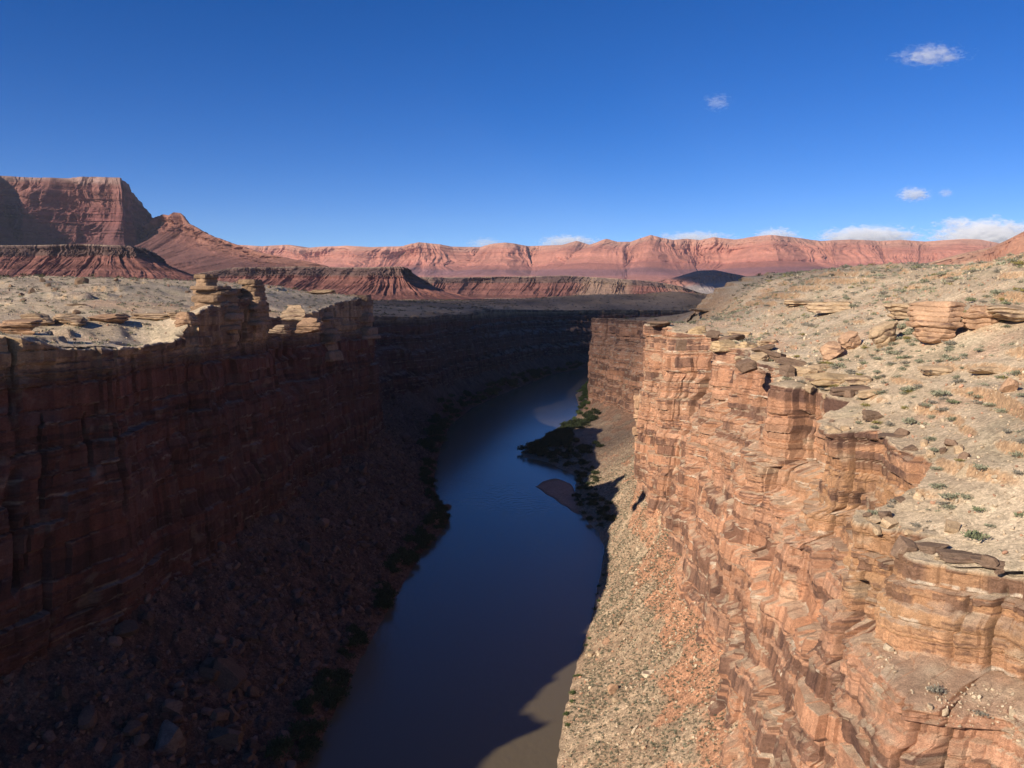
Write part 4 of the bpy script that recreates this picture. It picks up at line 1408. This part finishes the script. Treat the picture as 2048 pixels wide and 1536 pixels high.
THICKET = []
bushes("dark green leafy bush in shade along the left river bank", "bushes along the left river bank", shore_pts(SHORE_L, 230, 200, 700, 0.5, 9, -1), TL_P, 2.4, 4.8, DKGREEN, 95)
bushes("dark bush lining the left bank where the river bends away", "bushes lining the far bend", shore_pts(SHORE_L, 200, 700, 1750, 1, 16, -1), TL_P, 4.0, 8.0, DKGREEN, 65)
bushes("dark green bush on the shaded point bar reaching into the river from the right", "bushes on the point bar", shore_pts(SHORE_R, 190, 690, 900, 2, 42, 1), TR_P, 3.5, 6.5, DKGREEN, 65)
bushes("dark bush in the shadow at the foot of the right talus behind the sandbar", "bushes behind the sandbar", shore_pts(SHORE_R, 80, 495, 690, 1, 16, 1), TR_P, 2.0, 4.0, DKGREEN, 30)
bushes("bright green bush on the bank beyond the point bar under the far right wall", "green bushes under the far right wall", shore_pts(SHORE_R, 90, 930, 1320, 1, 22, 1), TR_P, 3.0, 5.5, np.array([0.10, 0.14, 0.045]), 30)
bushes("small green bush at the water's edge below the sunlit right talus", "bushes at the right water's edge", shore_pts(SHORE_R, 14, 260, 430, 0.3, 2.5, 1), TR_P, 0.9, 1.8, np.array([0.09, 0.12, 0.045]), 14)


tp = np.array([t[:3] for t in THICKET])
tag(merged("riverside_thicket", BUSHES, tp, [t[3] for t in THICKET], [t[4] for t in THICKET], rng, M_LEAF, 0.0, sinkf=0.0), kind="stuff")


# ------------------------------------------------------------------ clouds
def cloud_material(name, density, size, freq, thresh, seed):
    m = bpy.data.materials.new(name)
    m.use_nodes = True
    t = m.node_tree
    N, L = t.nodes, t.links
    N.remove(N['Principled BSDF'])
    out = N['Material Output']
    pv = N.new("ShaderNodeVolumePrincipled")
    pv.inputs['Color'].default_value = (1, 1, 1, 1)
    pv.inputs['Anisotropy'].default_value = -0.1
    tc = N.new("ShaderNodeTexCoord")
    mp = N.new("ShaderNodeMapping")
    mp.inputs['Location'].default_value = (seed * 3.7, seed * 1.3, seed * 0.7)
    mp.inputs['Scale'].default_value = [size[0] / max(size) * freq * 0.75, size[1] / max(size) * freq, size[2] / max(size) * freq * 1.7]
    L.new(tc.outputs['Object'], mp.inputs['Vector'])
    nz = N.new("ShaderNodeTexNoise")
    nz.inputs['Scale'].default_value = 1.0
    nz.inputs['Detail'].default_value = 8
    nz.inputs['Roughness'].default_value = 0.66
    nz.inputs['Distortion'].default_value = 0.6
    L.new(mp.outputs[0], nz.inputs['Vector'])
    ln = N.new("ShaderNodeVectorMath")
    ln.operation = 'LENGTH'
    L.new(tc.outputs['Object'], ln.inputs[0])
    fall = N.new("ShaderNodeMapRange")
    fall.inputs['From Min'].default_value = 0.2
    fall.inputs['From Max'].default_value = 1.0
    fall.inputs['To Min'].default_value = 0.25
    fall.inputs['To Max'].default_value = -0.55
    L.new(ln.outputs['Value'], fall.inputs['Value'])
    ad = N.new("ShaderNodeMath")
    ad.operation = 'ADD'
    cr = N.new("ShaderNodeMapRange")
    cr.inputs['From Min'].default_value = 0.28
    cr.inputs['From Max'].default_value = 0.72
    L.new(nz.outputs['Fac'], cr.inputs['Value'])
    L.new(cr.outputs[0], ad.inputs[0])
    L.new(fall.outputs[0], ad.inputs[1])
    rp = N.new("ShaderNodeMapRange")
    rp.inputs['From Min'].default_value = thresh
    rp.inputs['From Max'].default_value = thresh + 0.22
    rp.inputs['To Max'].default_value = density
    L.new(ad.outputs[0], rp.inputs['Value'])
    L.new(rp.outputs[0], pv.inputs['Density'])
    L.new(pv.outputs[0], out.inputs['Volume'])
    return m


CSV, CSF = cube_sphere(8)
CSV = CSV / np.linalg.norm(CSV, axis=1)[:, None]


def cloud(label, centre, size, density, freq, thresh, seed):
    m = cloud_material("cloud_vapour", density, size, freq, thresh, seed)
    o = build("cloud", CSV, CSF, m)
    o.location = centre
    o.scale = np.array(size) / 2
    tag(o, label, "cloud")
    return o


def cloud_px(label, u0, u1, v0, v1, dist, density, freq, thresh, seed, deep=0.5):
    c = at_y((u0 + u1) / 2, (v0 + v1) / 2, dist)
    w = (u1 - u0) / FPX * dist
    h = (v1 - v0) / FPX * dist
    return cloud(label, c, (w, w * deep, h), density, freq, thresh, seed)


cloud_px("thin wispy white cloud highest in the sky on the right", 1745, 1975, 76, 146, 14000, 0.0024, 9, 0.50, 1)
cloud_px("faint small wisp of cloud alone in the sky, left of the highest wisp", 1385, 1485, 172, 236, 14000, 0.0022, 6, 0.55, 2)
cloud_px("small bright flat bottomed cloud floating above the long cloud bank", 1775, 1880, 366, 412, 20000, 0.005, 8, 0.42, 3)
cloud_px("tiny puff just right of the small flat bottomed cloud", 1865, 1918, 370, 402, 20000, 0.004, 6, 0.50, 4)
cloud_px("large white cumulus rising behind the cliffs at the right edge", 1830, 2120, 428, 520, 28000, 0.004, 9, 0.30, 5)
cloud_px("small detached puff above the large white cumulus", 1860, 1960, 428, 462, 28000, 0.003, 6, 0.42, 6)
cloud_px("long low white cloud just above the cliff top, left of the large cumulus", 1590, 1890, 442, 506, 28000, 0.003, 11, 0.36, 7)
cloud_px("bright low cloud peeking over the red cliffs right of the centre", 1490, 1615, 448, 500, 28000, 0.004, 8, 0.34, 8)
cloud_px("pale low cloud behind the highest notch of the far cliffs", 1270, 1510, 455, 500, 28000, 0.002, 10, 0.38, 9)
cloud_px("low white cloud behind the cliffs in the middle of the picture", 1050, 1225, 464, 506, 28000, 0.003, 8, 0.36, 10)
cloud_px("faint cloud scrap low behind the far cliffs, leftmost of the bank", 915, 1030, 468, 508, 28000, 0.002, 7, 0.42, 12)


def shade_cloud(label, gx, gy, gz, alt, size, density, seed, freq=4, thresh=0.2):
    k = (alt - gz) / -TRAVEL[2]
    c = np.array([gx, gy, gz]) - TRAVEL * k
    return cloud(label, c, size, density, freq, thresh, seed)


shade_cloud("broad fair weather cloud over the near plateau, shading the canyon bend", 60, 1480, 110, 1900, (1700, 2050, 260), 0.0045, 21, 5, 0.02)
shade_cloud("fair weather cloud over the far plain, shading the low hills before the cliffs", 1500, 5600, 200, 2200, (900, 1900, 300), 0.03, 22, 4, 0.02)


# ------------------------------------------------------------------ air
def haze():
    m = bpy.data.materials.new("thin_air_haze")
    m.use_nodes = True
    N, L = m.node_tree.nodes, m.node_tree.links
    N.remove(N['Principled BSDF'])
    pv = N.new("ShaderNodeVolumePrincipled")
    pv.inputs['Color'].default_value = (0.72, 0.82, 1.0, 1)
    pv.inputs['Density'].default_value = 0.000014
    L.new(pv.outputs[0], N['Material Output'].inputs['Volume'])
    x, y0, y1, z0, z1 = 12500, -900, 12600, -75, 1150
    V = np.array([(-x, y0, z0), (x, y0, z0), (x, y1, z0), (-x, y1, z0), (-x, y0, z1), (x, y0, z1), (x, y1, z1), (-x, y1, z1)], float)
    F = np.array([(3, 2, 1, 0), (4, 5, 6, 7), (0, 1, 5, 4), (1, 2, 6, 5), (2, 3, 7, 6), (3, 0, 4, 7)])
    tag(build("haze", V, F, m), kind="stuff")


haze()
